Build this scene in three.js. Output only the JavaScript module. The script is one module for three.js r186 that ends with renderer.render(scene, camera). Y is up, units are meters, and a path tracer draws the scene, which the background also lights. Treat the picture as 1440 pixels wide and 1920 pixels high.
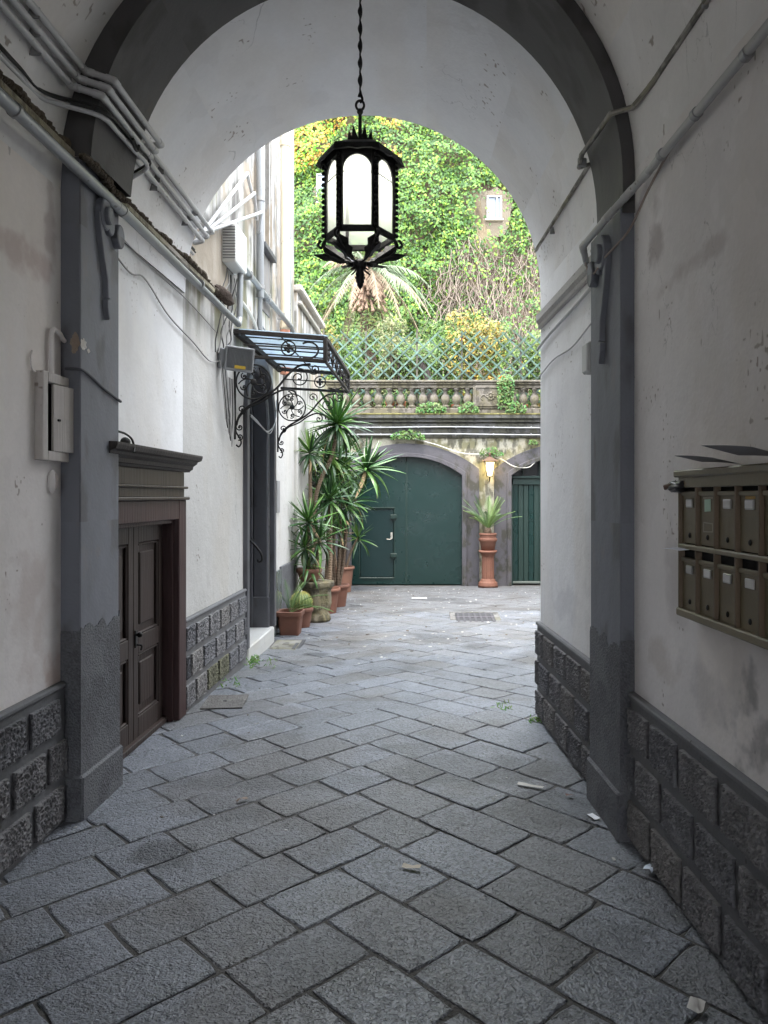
import * as THREE from 'three';
import { mergeGeometries } from 'three/addons/utils/BufferGeometryUtils.js';

// ---------- camera, sky, sun, exposure ----------
const scene = new THREE.Scene();
const EYE = 1.74;
const FPX = 1400;                                   // focal length for a picture 1440 x 1920
const camera = new THREE.PerspectiveCamera(2 * Math.atan(960 / FPX) * 180 / Math.PI, 0.75, 0.05, 400);
camera.position.set(0, EYE, 0);
camera.lookAt(0, EYE, -10);
camera.setViewOffset(1440, 1920, -80, 30, 1440, 1920);   // rising / shifted lens
camera.updateProjectionMatrix();

function overcastSky() {
  const w = 128, h = 64, d = new Float32Array(w * h * 4);
  for (let j = 0; j < h; j++) for (let i = 0; i < w; i++) {
    const el = ((j + 0.5) / h - 0.5) * Math.PI, s = Math.max(0, Math.sin(el));
    const L = 1.2 * (1 + 0.06 * s), k = (j * w + i) * 4;
    d[k] = L * 0.935; d[k + 1] = L * 0.985; d[k + 2] = L * 1.06; d[k + 3] = 1;
  }
  const t = new THREE.DataTexture(d, w, h, THREE.RGBAFormat, THREE.FloatType);
  t.mapping = THREE.EquirectangularReflectionMapping; t.magFilter = THREE.LinearFilter; t.minFilter = THREE.LinearFilter; t.needsUpdate = true;
  return t;
}
const skyTex = overcastSky();
scene.background = skyTex;
scene.environment = skyTex;

const sun = new THREE.DirectionalLight(0xfff1dc, 0.5);
sun.position.set(1.5, 30, -2);
sun.target.position.set(0, 0, -14);
sun.castShadow = true;
sun.shadow.radius = 24;
sun.shadow.mapSize.set(2048, 2048);
Object.assign(sun.shadow.camera, { left: -20, right: 20, top: 22, bottom: -22, near: 1, far: 80 });
scene.add(sun, sun.target);

const renderer = new THREE.WebGLRenderer({ antialias: true });
renderer.toneMapping = THREE.LinearToneMapping;
renderer.toneMappingExposure = 9;
renderer.shadowMap.enabled = true;

// ---------- random numbers and noise ----------
let seed = 20240611;
const rnd = () => { seed = (Math.imul(seed, 1664525) + 1013904223) >>> 0; return seed / 4294967296; };
const rr = (a, b) => a + (b - a) * rnd();
const pick = (a) => a[Math.floor(rnd() * a.length) % a.length];
const LAT = new Float32Array(65536);
for (let i = 0; i < 65536; i++) LAT[i] = rnd();
function vn(x, y, p = 256) {
  const xi = Math.floor(x), yi = Math.floor(y), m = p - 1;
  let fx = x - xi, fy = y - yi;
  fx = fx * fx * (3 - 2 * fx); fy = fy * fy * (3 - 2 * fy);
  const x0 = xi & m, x1 = (xi + 1) & m, y0 = (yi & m) << 8, y1 = ((yi + 1) & m) << 8;
  const a = LAT[y0 + x0], b = LAT[y0 + x1], c = LAT[y1 + x0], d = LAT[y1 + x1];
  return a + (b - a) * fx + (c - a + (a - b - c + d) * fx) * fy;
}
function fbm(x, y, o = 4, p = 256) {
  let s = 0, a = 0.5, n = 0;
  for (let i = 0; i < o; i++) { s += a * vn(x + i * 17.3, y + i * 9.1, p); n += a; a *= 0.5; x *= 2; y *= 2; p = Math.min(256, p * 2); }
  return s / n;
}
const clamp = (x, a = 0, b = 1) => Math.min(b, Math.max(a, x));
const ss = (a, b, x) => { const t = clamp((x - a) / (b - a)); return t * t * (3 - 2 * t); };
const mix = (a, b, t) => a + (b - a) * t;
// fn(u, v) -> [r, g, b] linear, or a number for a height map; (mw, mh) = size of the picture in metres
function tex(w, h, mw, mh, fn, colour = true) {
  const d = new Uint8Array(w * h * 4), g = (c) => 255 * Math.pow(clamp(c), 1 / 2.2);
  for (let j = 0; j < h; j++) for (let i = 0; i < w; i++) {
    const c = fn((i + 0.5) / w, (j + 0.5) / h), k = (j * w + i) * 4;
    if (colour) { d[k] = g(c[0]); d[k + 1] = g(c[1]); d[k + 2] = g(c[2]); } else d[k] = d[k + 1] = d[k + 2] = 255 * clamp(c);
    d[k + 3] = 255;
  }
  const t = new THREE.DataTexture(d, w, h);
  t.wrapS = t.wrapT = THREE.RepeatWrapping; t.magFilter = THREE.LinearFilter; t.minFilter = THREE.LinearMipmapLinearFilter; t.generateMipmaps = true;
  if (colour) t.colorSpace = THREE.SRGBColorSpace;
  t.repeat.set(1 / mw, 1 / mh); t.needsUpdate = true;
  return t;
}
const shift = (t, x, y) => { const c = t.clone(); c.offset.set(x, y); c.needsUpdate = true; return c; };
function M(rgb, rough, o = {}) {
  const m = o.physical ? new THREE.MeshPhysicalMaterial() : new THREE.MeshStandardMaterial();
  m.color.setRGB(rgb[0], rgb[1], rgb[2]); m.roughness = rough; m.metalness = o.metal || 0; m.side = THREE.DoubleSide;
  for (const k of ['map', 'bumpMap', 'bumpScale', 'roughnessMap', 'transmission', 'thickness', 'ior', 'clearcoat', 'clearcoatRoughness', 'vertexColors', 'flatShading', 'emissiveIntensity', 'attenuationDistance']) if (o[k] !== undefined) m[k] = o[k];
  if (o.emissive) m.emissive.setRGB(...o.emissive);
  return m;
}

// ---------- mesh building ----------
const V = (x, y, z) => new THREE.Vector3(x, y, z);
function uvBox(g) {                                   // texture coordinates in metres, by the way each face points
  const p = g.attributes.position.array, n = p.length / 9, uv = new Float32Array(n * 6);
  for (let t = 0; t < n; t++) {
    const o = t * 9;
    const ax = p[o + 3] - p[o], ay = p[o + 4] - p[o + 1], az = p[o + 5] - p[o + 2], bx = p[o + 6] - p[o], by = p[o + 7] - p[o + 1], bz = p[o + 8] - p[o + 2];
    const nx = Math.abs(ay * bz - az * by), ny = Math.abs(az * bx - ax * bz), nz = Math.abs(ax * by - ay * bx);
    for (let k = 0; k < 3; k++) {
      const x = p[o + k * 3], y = p[o + k * 3 + 1], z = p[o + k * 3 + 2];
      uv[t * 6 + k * 2] = nx > ny && nx > nz ? z : x;
      uv[t * 6 + k * 2 + 1] = ny >= nx && ny >= nz ? z : y;
    }
  }
  g.setAttribute('uv', new THREE.BufferAttribute(uv, 2));
  return g;
}
const mat4 = (x, y, z, rx = 0, ry = 0, rz = 0, s = 1) => new THREE.Matrix4().compose(V(x, y, z), new THREE.Quaternion().setFromEuler(new THREE.Euler(rx, ry, rz)), Array.isArray(s) ? V(...s) : V(s, s, s));
class MB {
  constructor() { this.g = []; }
  add(geo, m) {
    const g = geo.index ? geo.toNonIndexed() : geo.clone();
    if (m) { g.applyMatrix4(m); if (m.determinant() < 0) flip(g); }
    if (!g.attributes.normal) g.computeVertexNormals();
    for (const k of Object.keys(g.attributes)) if (k !== 'position' && k !== 'normal') g.deleteAttribute(k);
    this.g.push(g); return this;
  }
  box(cx, cy, cz, sx, sy, sz, rx = 0, ry = 0, rz = 0, ch = -1) { return this.add(chamfer(sx, sy, sz, ch), mat4(cx, cy, cz, rx, ry, rz)); }
  cyl(a, b, r0, r1 = r0, n = 10) {
    const d = b.clone().sub(a), g = new THREE.CylinderGeometry(r1, r0, d.length(), n);
    return this.add(g, new THREE.Matrix4().compose(a.clone().add(b).multiplyScalar(0.5), new THREE.Quaternion().setFromUnitVectors(V(0, 1, 0), d.normalize()), V(1, 1, 1)));
  }
  ball(x, y, z, r, n = 10) { return this.add(new THREE.SphereGeometry(1, n, Math.max(5, n * 0.7 | 0)), mat4(x, y, z, 0, 0, 0, Array.isArray(r) ? r : [r, r, r])); }
  pipe(pts, r, n = 10, joint = 1.18) {                // straight runs with socket joints
    for (let i = 0; i + 1 < pts.length; i++) this.cyl(pts[i], pts[i + 1], r, r, n);
    for (let i = 1; i + 1 < pts.length; i++) {
      this.ball(pts[i].x, pts[i].y, pts[i].z, r * joint, n + 2);
      for (const q of [pts[i - 1], pts[i + 1]]) { const d = q.clone().sub(pts[i]).normalize(); if (joint > 1) this.cyl(pts[i], pts[i].clone().addScaledVector(d, r * 2.4), r * joint, r * joint, n); }
    }
    return this;
  }
  wire(pts, r, seg, n = 5, closed = false) { return this.add(new THREE.TubeGeometry(new THREE.CatmullRomCurve3(pts, closed, 'centripetal'), seg || pts.length * 5, r, n, closed)); }
  lathe(pr, x, y, z, n = 20) { return this.add(new THREE.LatheGeometry(pr.map((q) => new THREE.Vector2(q[0], q[1])), n), mat4(x, y, z)); }
  ext(shape, depth, m, bevel = 0, curve = 10) { return this.add(new THREE.ExtrudeGeometry(shape, { depth, bevelEnabled: bevel > 0, bevelSize: bevel, bevelThickness: bevel, bevelSegments: 1, curveSegments: curve }), m); }
  geo() { const g = this.g.length > 1 ? mergeGeometries(this.g) : this.g[0]; return uvBox(g); }
  build(name, mat, parent) { return mesh(name, this.geo(), mat, parent); }
}
function flip(g) { const p = g.attributes.position.array, q = g.attributes.normal; for (let i = 0; i < p.length; i += 9) for (let k = 0; k < 3; k++) { const t = p[i + 3 + k]; p[i + 3 + k] = p[i + 6 + k]; p[i + 6 + k] = t; } if (q) g.computeVertexNormals(); }
const chCache = new Map();
function chamfer(sx, sy, sz, c = -1) {                // box with chamfered edges
  if (c < 0) c = Math.min(0.004, sx * 0.2, sy * 0.2, sz * 0.2);
  const key = [sx, sy, sz, c].map((v) => v.toFixed(4)).join();
  if (chCache.has(key)) return chCache.get(key);
  const X = sx / 2, Y = sy / 2, Z = sz / 2, P = [];
  const tri = (a, b, d) => P.push(...a, ...b, ...d), quad = (a, b, d, e) => { tri(a, b, d); tri(a, d, e); };
  const pt = (ax, s1, s2, s3) => { const h = [X, Y, Z], o = [0, 0, 0]; o[ax] = s1 * h[ax]; const b = (ax + 1) % 3, e = (ax + 2) % 3; o[b] = s2 * (h[b] - c); o[e] = s3 * (h[e] - c); return o; };
  for (let ax = 0; ax < 3; ax++) for (const s of [-1, 1]) {
    const q = [pt(ax, s, -1, -1), pt(ax, s, 1, -1), pt(ax, s, 1, 1), pt(ax, s, -1, 1)];
    s > 0 ? quad(...q) : quad(...q.reverse());
  }
  for (let ax = 0; ax < 3; ax++) { const b = (ax + 1) % 3, e = (ax + 2) % 3; for (const s of [-1, 1]) for (const t of [-1, 1]) {  // edges along axis e, between faces ax and b
    const A = (w) => { const o = [0, 0, 0]; const h = [X, Y, Z]; o[ax] = s * h[ax]; o[b] = t * (h[b] - c); o[e] = w * (h[e] - c); return o; };
    const B = (w) => { const o = [0, 0, 0]; const h = [X, Y, Z]; o[ax] = s * (h[ax] - c); o[b] = t * h[b]; o[e] = w * (h[e] - c); return o; };
    s * t > 0 ? quad(A(-1), B(-1), B(1), A(1)) : quad(A(1), B(1), B(-1), A(-1));
  } }
  for (const s of [-1, 1]) for (const t of [-1, 1]) for (const w of [-1, 1]) {
    const a = [s * X, t * (Y - c), w * (Z - c)], b = [s * (X - c), t * Y, w * (Z - c)], d = [s * (X - c), t * (Y - c), w * Z];
    s * t * w > 0 ? tri(a, b, d) : tri(a, d, b);
  }
  const g = new THREE.BufferGeometry(); g.setAttribute('position', new THREE.BufferAttribute(new Float32Array(P), 3)); g.computeVertexNormals();
  chCache.set(key, g); return g;
}
const mesh = (name, geo, mat, parent) => { const m = new THREE.Mesh(geo, mat); m.name = name; m.castShadow = m.receiveShadow = true; if (parent) parent.add(m); return m; };
const used = new Map();
const numbered = (n) => { const k = used.get(n) || 0; used.set(n, k + 1); return k ? n + '_' + String(k).padStart(3, '0') : n; };
function tag(o, label, category, group, kind) { const u = o.userData; if (label) u.label = label; if (category) u.category = category; if (group) u.group = group; if (kind) u.kind = kind; return o; }
function thing(name, label, category, group) { const g = new THREE.Group(); g.name = numbered(name); scene.add(g); return tag(g, label, category, group); }
function struct(name, geo, mat) { const m = mesh(numbered(name), geo, mat, scene); m.userData.kind = 'structure'; return m; }
// three walls with frames of their own: local x runs along the wall, y up, z out of it
const XL = -1.96, XR = (D) => 1.32 - 0.071 * D, TR = Math.atan(0.071);
const onL = (g, D, Y = 0, off = 0) => { g.position.set(XL + off, Y, -D); g.rotation.y = Math.PI / 2; return g; };          // +x goes away from the viewer
const onR = (g, D, Y = 0, off = 0) => { g.position.set(XR(D) - off * Math.cos(TR), Y, -D + off * Math.sin(TR)); g.rotation.y = -Math.PI / 2 + TR; return g; };  // +x comes nearer
const ZB = -18;
const onB = (g, X, Y = 0, off = 0) => { g.position.set(X, Y, ZB + off); return g; };
const floorY = (D) => -0.035 * Math.max(0, D - 6) ;
const rect = (x0, y0, x1, y1) => { const s = new THREE.Shape(); s.moveTo(x0, y0); s.lineTo(x1, y0); s.lineTo(x1, y1); s.lineTo(x0, y1); s.closePath(); return s; };
function archPath(x0, x1, y0, ys, P = THREE.Path, rise) {   // opening with a round (or segmental) head
  const s = new P(), h = (x1 - x0) / 2, c = (x0 + x1) / 2;
  s.moveTo(x0, y0); s.lineTo(x1, y0); s.lineTo(x1, ys);
  const r = rise === undefined ? h : (h * h + rise * rise) / (2 * rise), cy = ys + (rise === undefined ? 0 : rise - r), a = Math.asin(Math.min(1, h / r));
  for (let k = 1; k < 24; k++) { const t = a - 2 * a * k / 24; s.lineTo(c + r * Math.sin(t), cy + r * Math.cos(t)); }
  s.lineTo(x0, ys); s.closePath(); return s;
}

// ---------- surfaces ----------
const plasterFn = (sc, stains = [], dirt = 0.5) => (u, v, x, y) => {
  const a = fbm(x * 1.3, y * 1.3, 5), b = fbm(x * 7 + 40, y * 5 + 9, 4), c = fbm(x * 2.1 + 70, y * 0.8 + 33, 4), f = vn(x * 60, y * 60);
  let k = 0.86 + 0.13 * a + 0.07 * (b - 0.5) + 0.03 * (f - 0.5);
  let r = k, g = k, bl = k;
  const warm = ss(0.5, 0.72, c) * 0.09 * dirt; r -= warm * 0.5; g -= warm * 0.9; bl -= warm * 1.5;
  const pt = ss(0.525, 0.54, fbm(x * 0.9 + 91, y * 1.1 + 17, 5)) * 0.022, pt2 = ss(0.6, 0.612, fbm(x * 2.3 + 23, y * 1.7 + 61, 5)) * 0.035; r -= pt + pt2; g -= pt + pt2 * 1.05; bl -= pt * 0.9 + pt2 * 1.15;
  const cr2 = Math.abs(fbm(x * 2.6 + 41, y * 1.3 + 8, 6) - 0.5); if (cr2 < 0.0016) { const t = 0.3 * ss(0.5, 0.62, fbm(x * 1.1 + 3, y * 1.1 + 90, 3)); r *= 1 - t; g *= 1 - t; bl *= 1 - t; }
  const cr = Math.abs(fbm(x * 1.1 + 11, y * 0.5 + 3, 6) - 0.5), cm = ss(0.6, 0.72, fbm(x * 0.9 + 5, y * 0.9 + 50, 3));
  if (cr < 0.0022) { const t = 0.4 * cm; r *= 1 - t; g *= 1 - t; bl *= 1 - t; }
  const sp = vn(x * 61 + 3, y * 47 + 8) * (0.35 + 0.65 * vn(x * 5 + 13, y * 5 + 2));
  if (sp > 0.76) { const t = ss(0.76, 0.84, sp) * 0.5; r *= 1 - t; g *= 1 - t * 1.08; bl *= 1 - t * 1.15; }
  for (const [sx, sy, rx, ry, s, cr_, cg, cb, ru = 1] of stains) {
    const dx = (x - sx) / rx, dy = (y - sy) / ry, q = dx * dx + dy * dy;
    if (q < 2.2) { const t = s * ss(0.06, 0.5, (1 - q * 0.75) * 0.55 + ru * (fbm(x * 9 + sx * 7, y * 9 + sy * 5, 5) - 0.56)); r = mix(r, cr_, t); g = mix(g, cg, t); bl = mix(bl, cb, t); }
  }
  return [r, g, bl];
};
function mapped(w, h, x0, y0, x1, y1, fn) {           // a picture that covers just one stretch of a surface
  const t = tex(w, h, x1 - x0, y1 - y0, (u, v) => fn(u, v, x0 + u * (x1 - x0), y0 + v * (y1 - y0)));
  t.offset.set(-x0 / (x1 - x0), -y0 / (y1 - y0)); return t;
}
const plasterB = tex(512, 512, 2.4, 2.4, (u, v) => 0.5 + 0.75 * (fbm(u * 4, v * 4, 3, 4) - 0.5) + 0.30 * (fbm(u * 32, v * 32, 3, 32) - 0.5) + 0.1 * (vn(u * 256, v * 256) - 0.5), false);
const plasterT = mapped(1024, 1024, 0, 0, 4, 4, plasterFn(1));
const wallTL = mapped(1024, 1024, 2.4, 0.5, 6.4, 4.5, plasterFn(1, [[3.72, 1.2, 0.25, 0.5, 0.35, 0.55, 0.46, 0.42], [3.95, 0.85, 0.16, 0.2, 0.6, 0.62, 0.47, 0.4], [3.6, 2.9, 0.3, 0.12, 0.5, 0.52, 0.4, 0.38], [3.9, 3.1, 0.08, 0.3, 0.5, 0.4, 0.33, 0.31], [5.2, 2.85, 0.2, 0.4, 0.35, 0.98, 0.97, 0.93], [5.6, 3.3, 0.6, 0.1, 0.4, 0.5, 0.48, 0.46]]));
const wallTR = mapped(1024, 1024, -6.2, 0.5, -1.8, 4.5, plasterFn(1, [[-2.62, 0.93, 0.2, 0.24, 0.75, 0.33, 0.33, 0.34, 1.5], [-2.95, 1.0, 0.3, 0.16, 0.4, 0.55, 0.55, 0.57], [-3.25, 1.35, 0.16, 0.28, 0.4, 0.56, 0.54, 0.55], [-3.45, 0.98, 0.2, 0.1, 0.4, 0.6, 0.55, 0.5], [-3.1, 2.7, 0.5, 0.06, 0.45, 0.5, 0.45, 0.43], [-3.5, 2.95, 0.12, 0.16, 0.6, 0.42, 0.38, 0.37], [-2.7, 2.2, 0.5, 0.5, 0.3, 0.75, 0.72, 0.66], [-5.2, 1.0, 0.4, 0.14, 0.35, 0.6, 0.6, 0.62], [-4.6, 1.3, 0.1, 0.5, 0.3, 0.66, 0.64, 0.63]]));
const mNearL = M([0.85, 0.805, 0.785], 0.85, { map: wallTL, bumpMap: plasterB, bumpScale: 0.008 });
const mNearR = M([0.85, 0.815, 0.805], 0.85, { map: wallTR, bumpMap: plasterB, bumpScale: 0.008 });
const mVault = M([0.84, 0.82, 0.81], 0.85, { map: plasterT, bumpMap: plasterB, bumpScale: 0.008 });
const facadeT = mapped(1024, 1024, 6, 0, 14.4, 8.4, (u, v, x, y) => {      // weathered render with runs of dirt, bare patches and moss
  const [r, g, b] = plasterFn(1)(u, v, x, y);
  const run = fbm(x * 11, y * 0.7 + 4, 4), band = ss(2.9, 3.6, y) * (1 - 0.35 * ss(5, 7, y)), t = ss(0.42, 0.68, run) * band * 0.8, soot = ss(0.5, 0.6, fbm(x * 4 + 31, y * 2.5 + 77, 5)) * ss(3.2, 3.5, y) * (1 - 0.5 * ss(4.6, 6, y));
  const bare = ss(0.55, 0.62, fbm(x * 2.2 + 9, y * 1.6 + 2, 5)) * ss(3.3, 3.8, y), moss = ss(0.5, 0.66, fbm(x * 3 + 60, y * 1.2 + 7, 4)) * ss(3.0, 3.4, y) * (1 - ss(4.2, 5.2, y));
  let c = [mix(r, 0.26, t), mix(g, 0.25, t), mix(b, 0.235, t)].map((q, i) => mix(q, [0.2, 0.19, 0.18][i], soot * 0.7));
  c = [mix(c[0], 0.62, bare * 0.8), mix(c[1], 0.53, bare * 0.8), mix(c[2], 0.42, bare * 0.8)];
  return [mix(c[0], 0.27, moss * 0.6), mix(c[1], 0.27, moss * 0.6), mix(c[2], 0.1, moss * 0.6)];
});
const mFacade = M([0.52, 0.51, 0.49], 0.88, { map: facadeT, bumpMap: plasterB, bumpScale: 0.016 });
const greyT = tex(1024, 1024, 1.6, 1.6, (u, v) => {
  const a = fbm(u * 4, v * 2, 4, 4), b = fbm(u * 16, v * 8 + 3, 4, 16), f = fbm(u * 24 + 40, v * 10, 4, 32);
  let k = 0.72 + 0.3 * a + 0.14 * (b - 0.5); let c = [k, k, k];
  const w = ss(0.66, 0.72, f) * ss(0.5, 0.62, fbm(u * 4 + 9, v * 4 + 21, 3, 4)); c = c.map((q, i) => mix(q, [1.0, 0.92, 0.85][i], w * 0.55));
  const d = ss(0.56, 0.74, fbm(u * 8 + 77, v * 4 + 13, 5, 8)); return c.map((q, i) => mix(q, [0.4, 0.36, 0.33][i], d * 0.55));
});
const mGrey = M([0.185, 0.192, 0.22], 0.66, { map: greyT, bumpMap: plasterB, bumpScale: 0.008 });
const mRibGrey = M([0.092, 0.088, 0.087], 0.75, { map: greyT, bumpMap: plasterB, bumpScale: 0.008 });
const roughB = tex(512, 512, 0.5, 0.5, (u, v) => { const a = fbm(u * 64, v * 64, 2, 64), b = fbm(u * 16 + 5, v * 16, 3, 16); return clamp(0.15 + 0.9 * a * 0.75 + 0.3 * (b - 0.5)); }, false);
const roughT = tex(512, 512, 1.1, 1.1, (u, v) => { const a = fbm(u * 8, v * 8, 4, 8), b = vn(u * 128, v * 128, 128), c = ss(0.5, 0.7, fbm(u * 4 + 30, v * 4 + 8, 3, 4)); const k = 0.55 + 0.35 * a + 0.35 * (b - 0.5) + 0.3 * c; return [k, k, k * 1.02]; });
const mRough = M([0.13, 0.132, 0.14], 0.8, { map: roughT, bumpMap: roughB, bumpScale: 0.008 });
const mBlock = [0, 1, 2].map((i) => M([[0.185, 0.181, 0.182], [0.165, 0.165, 0.172], [0.205, 0.196, 0.186]][i], 0.8, { map: shift(roughT, i * 0.31, i * 0.17), bumpMap: roughB, bumpScale: 0.003 }));
const mMossBlock = M([0.135, 0.132, 0.088], 0.9, { map: roughT, bumpMap: roughB, bumpScale: 0.006 });
const mPlinth = M([0.15, 0.152, 0.16], 0.75, { map: plasterT, bumpMap: plasterB, bumpScale: 0.01 });
const stoneCol = (base) => (u, v) => {
  const a = fbm(u * 5, v * 5, 5), g = fbm(u * 90, v * 90, 2), h = vn(u * 210, v * 210), p = vn(u * 55 + 9, v * 55 + 4) * vn(u * 120, v * 120);
  let k = 0.66 + 0.34 * a + 0.75 * (g - 0.5) + 0.3 * (h - 0.5); if (p > 0.5) k *= 0.6;
  return [k * base[0], k * base[1], k * base[2]];
};
const floorT = mapped(2048, 2048, -2.2, -6.4, 2.2, -1.4, (u, v, x, z) => {
  let c = stoneCol([1, 1, 1])(x, z);
  const blot = (cx, cd, rx, rd, s) => { const q = ((x - cx) / rx) ** 2 + ((-z - cd) / rd) ** 2; if (q < 2) { const t = s * ss(0.05, 0.55, 1 - q * 0.8 + 1.1 * (fbm(x * 8, z * 8, 4) - 0.55)); c = c.map((k) => k * (1 - t)); } };
  blot(-1.26, 3.62, 0.17, 0.17, 0.55); blot(-1.05, 4.1, 0.3, 0.1, 0.3); blot(0.25, 4.75, 0.6, 0.3, 0.42); blot(-0.9, 4.55, 0.8, 0.14, 0.28); blot(0.75, 4.15, 0.35, 0.3, 0.36); blot(0.62, 2.9, 0.25, 0.2, 0.28); blot(-0.35, 2.78, 0.3, 0.2, 0.22); blot(-1.5, 2.75, 0.25, 0.15, 0.2); blot(0.05, 5.15, 0.5, 0.12, 0.25);
  const d = ss(0.52, 0.68, fbm(x * 1.6 + 8, z * 1.6 + 3, 4)) * 0.24; return [c[0] * (1 - d * 0.85), c[1] * (1 - d), c[2] * (1 - d * 1.15)];
});
const stoneB = tex(1024, 1024, 0.8, 0.8, (u, v) => { const pp = ss(0.54, 0.7, fbm(u * 64 + 3, v * 64 + 9, 2, 64)), p2 = ss(0.6, 0.75, fbm(u * 32 + 7, v * 32 + 2, 3, 32)), fg = fbm(u * 128, v * 128, 2, 128), lo = fbm(u * 8, v * 8, 3, 8); return clamp(0.5 + 0.35 * (lo - 0.5) + 0.35 * (fg - 0.5) - 0.32 * pp - 0.2 * p2 + 0.12); }, false);
const slabTone = [[0.187, 0.2, 0.226], [0.172, 0.183, 0.206], [0.2, 0.214, 0.244], [0.162, 0.167, 0.178], [0.182, 0.19, 0.206]];
const mSlab = slabTone.map((c, i) => M(c, 0.4 + 0.03 * i, { map: floorT, bumpMap: shift(stoneB, i * 0.23, i * 0.37), bumpScale: 0.009 }));
const mJoint = M([0.085, 0.081, 0.076], 0.95, { bumpMap: roughB, bumpScale: 0.006 });
const ironB = tex(256, 256, 0.2, 0.2, (u, v) => fbm(u * 16, v * 16, 3, 16), false);
const mIron = M([0.018, 0.017, 0.017], 0.5, { metal: 0.4, bumpMap: ironB, bumpScale: 0.002 });
const woodT = tex(512, 512, 0.5, 1.2, (u, v) => { const g = fbm(u * 32 + 2 * vn(u * 4, v * 4, 4), v * 2, 4, 32), k = 0.6 + 0.65 * g; return [k, k * 0.98, k * 0.97]; });
const woodB = tex(512, 512, 0.5, 1.2, (u, v) => fbm(u * 64, v * 4, 3, 64), false);

// ---------- ground ----------
{
  // bed of the paving: one sheet, level in the passage, falling gently across the courtyard
  const g = new THREE.BufferGeometry(), P = [], rows = [[30, 0], [6, 0], [-6, 0], [-18.1, floorY(18.1)], [-60, floorY(18.1)]];
  for (let i = 0; i + 1 < rows.length; i++) { const [z0, y0] = rows[i], [z1, y1] = rows[i + 1], d = 0.008; P.push(-40, y0 - d, z0, 40, y0 - d, z0, 40, y1 - d, z1, -40, y0 - d, z0, 40, y1 - d, z1, -40, y1 - d, z1); }
  g.setAttribute('position', new THREE.BufferAttribute(new Float32Array(P), 3)); g.computeVertexNormals(); uvBox(g);
  const ground = struct('ground', g, mJoint);
  // basalt slabs: two runs of rows at 45 degrees that interlock along the middle of the passage
  const W = 0.31, C = -0.42, inv = Math.SQRT1_2, slabs = [];
  const toXZ = (a, b) => [C + (a - b) * inv, (a + b) * inv];      // -> X, D
  const cut = (a0, a1, b0, b1) => {
    const [x, D] = toXZ((a0 + a1) / 2, (b0 + b1) / 2);
    if (D < 1.25 || D > 17.95 || (D < 6.1 && (x < XL - 0.28 || x > XR(D) + 0.25)) || x < -2.5 || x > 5.6) return;
    slabs.push({ a0, a1, b0, b1, x, D });
  };
  for (let k = -14; k < 56; k++) {
    let e = (k + 1) * W, b0 = k * W;                                // rows of the one side: b fixed
    for (let n = 0; n < 40; n++) { const l = rr(0.36, 0.58); cut(e - l, e, b0, b0 + W); e -= l; }
    e = k * W;                                                      // rows of the other side: a fixed
    for (let n = 0; n < 40; n++) { const l = rr(0.36, 0.58); cut(b0, b0 + W, e - l, e); e -= l; }
  }
  const slabGeo = (s) => {
    const c = [[s.a0, s.b0], [s.a1, s.b0], [s.a1, s.b1], [s.a0, s.b1]], pts = [], far = s.D > 8.5;
    const cx = (s.a0 + s.a1) / 2, cy = (s.b0 + s.b1) / 2, nE = far ? 1 : 4;
    for (let i = 0; i < 4; i++) { const p = c[i], q = c[(i + 1) % 4]; for (let j = 0; j < nE; j++) { const t = j / nE; pts.push([mix(p[0], q[0], t), mix(p[1], q[1], t)]); } }
    const tilt = [rr(-0.007, 0.007), rr(-0.007, 0.007)], lift = rr(-0.003, 0.003), gap = rr(0.0, 0.0035);
    const top = [], mid = [], low = [];
    for (const [i, p] of pts.entries()) {
      const dx = p[0] - cx, dy = p[1] - cy, hx = (s.a1 - s.a0) / 2, hy = (s.b1 - s.b0) / 2, corner = i % nE === 0;
      const jit = far ? 0 : rr(-0.007, 0.003), kx = (hx - gap + jit - (corner ? 0.005 : 0)) / hx, ky = (hy - gap + jit - (corner ? 0.005 : 0)) / hy;
      const put = (inset, y) => { const [X, D] = toXZ(cx + dx * (kx - inset / hx), cy + dy * (ky - inset / hy)); return [X, floorY(D) + y, -D]; };
      const y = lift + tilt[0] * dx + tilt[1] * dy;
      top.push(put(0.008, y)); mid.push(put(0.002, y - 0.004 + (far ? 0 : rr(-0.002, 0.002)))); low.push(put(0, -0.05));
    }
    const [CX, CD] = toXZ(cx, cy), ce = [CX, floorY(CD) + lift, -CD], P = [], n = pts.length;
    for (let i = 0; i < n; i++) { const j = (i + 1) % n; P.push(...ce, ...top[i], ...top[j], ...top[i], ...mid[i], ...mid[j], ...top[i], ...mid[j], ...top[j], ...mid[i], ...low[i], ...low[j], ...mid[i], ...low[j], ...mid[j]); }
    const g = new THREE.BufferGeometry(); g.setAttribute('position', new THREE.BufferAttribute(new Float32Array(P), 3)); g.computeVertexNormals();
    return uvBox(g);
  };
  const inFrame = (s) => { const u = 800 + FPX * s.x / s.D, v = 930 + FPX * (EYE - floorY(s.D)) / s.D; return u > -180 && u < 1620 && v < 2150 && (s.D < 6 || s.x < XR(5.9) * s.D / 5.9 + 0.5); };
  slabs.sort((p, q) => (inFrame(q) - inFrame(p)) || p.D - q.D);
  const rest = [];
  slabs.forEach((s, i) => { const g = slabGeo(s), m = mSlab[(Math.floor(rnd() * 7)) % 5]; if (i < 298) mesh('paving_slab', g, m, ground); else rest.push(g); });
  const far = mesh('distant_paving', mergeGeometries(rest), M([0.145, 0.149, 0.158], 0.55, { map: floorT, bumpMap: stoneB, bumpScale: 0.008 }), ground);
  far.userData.kind = 'stuff';
}

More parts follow.
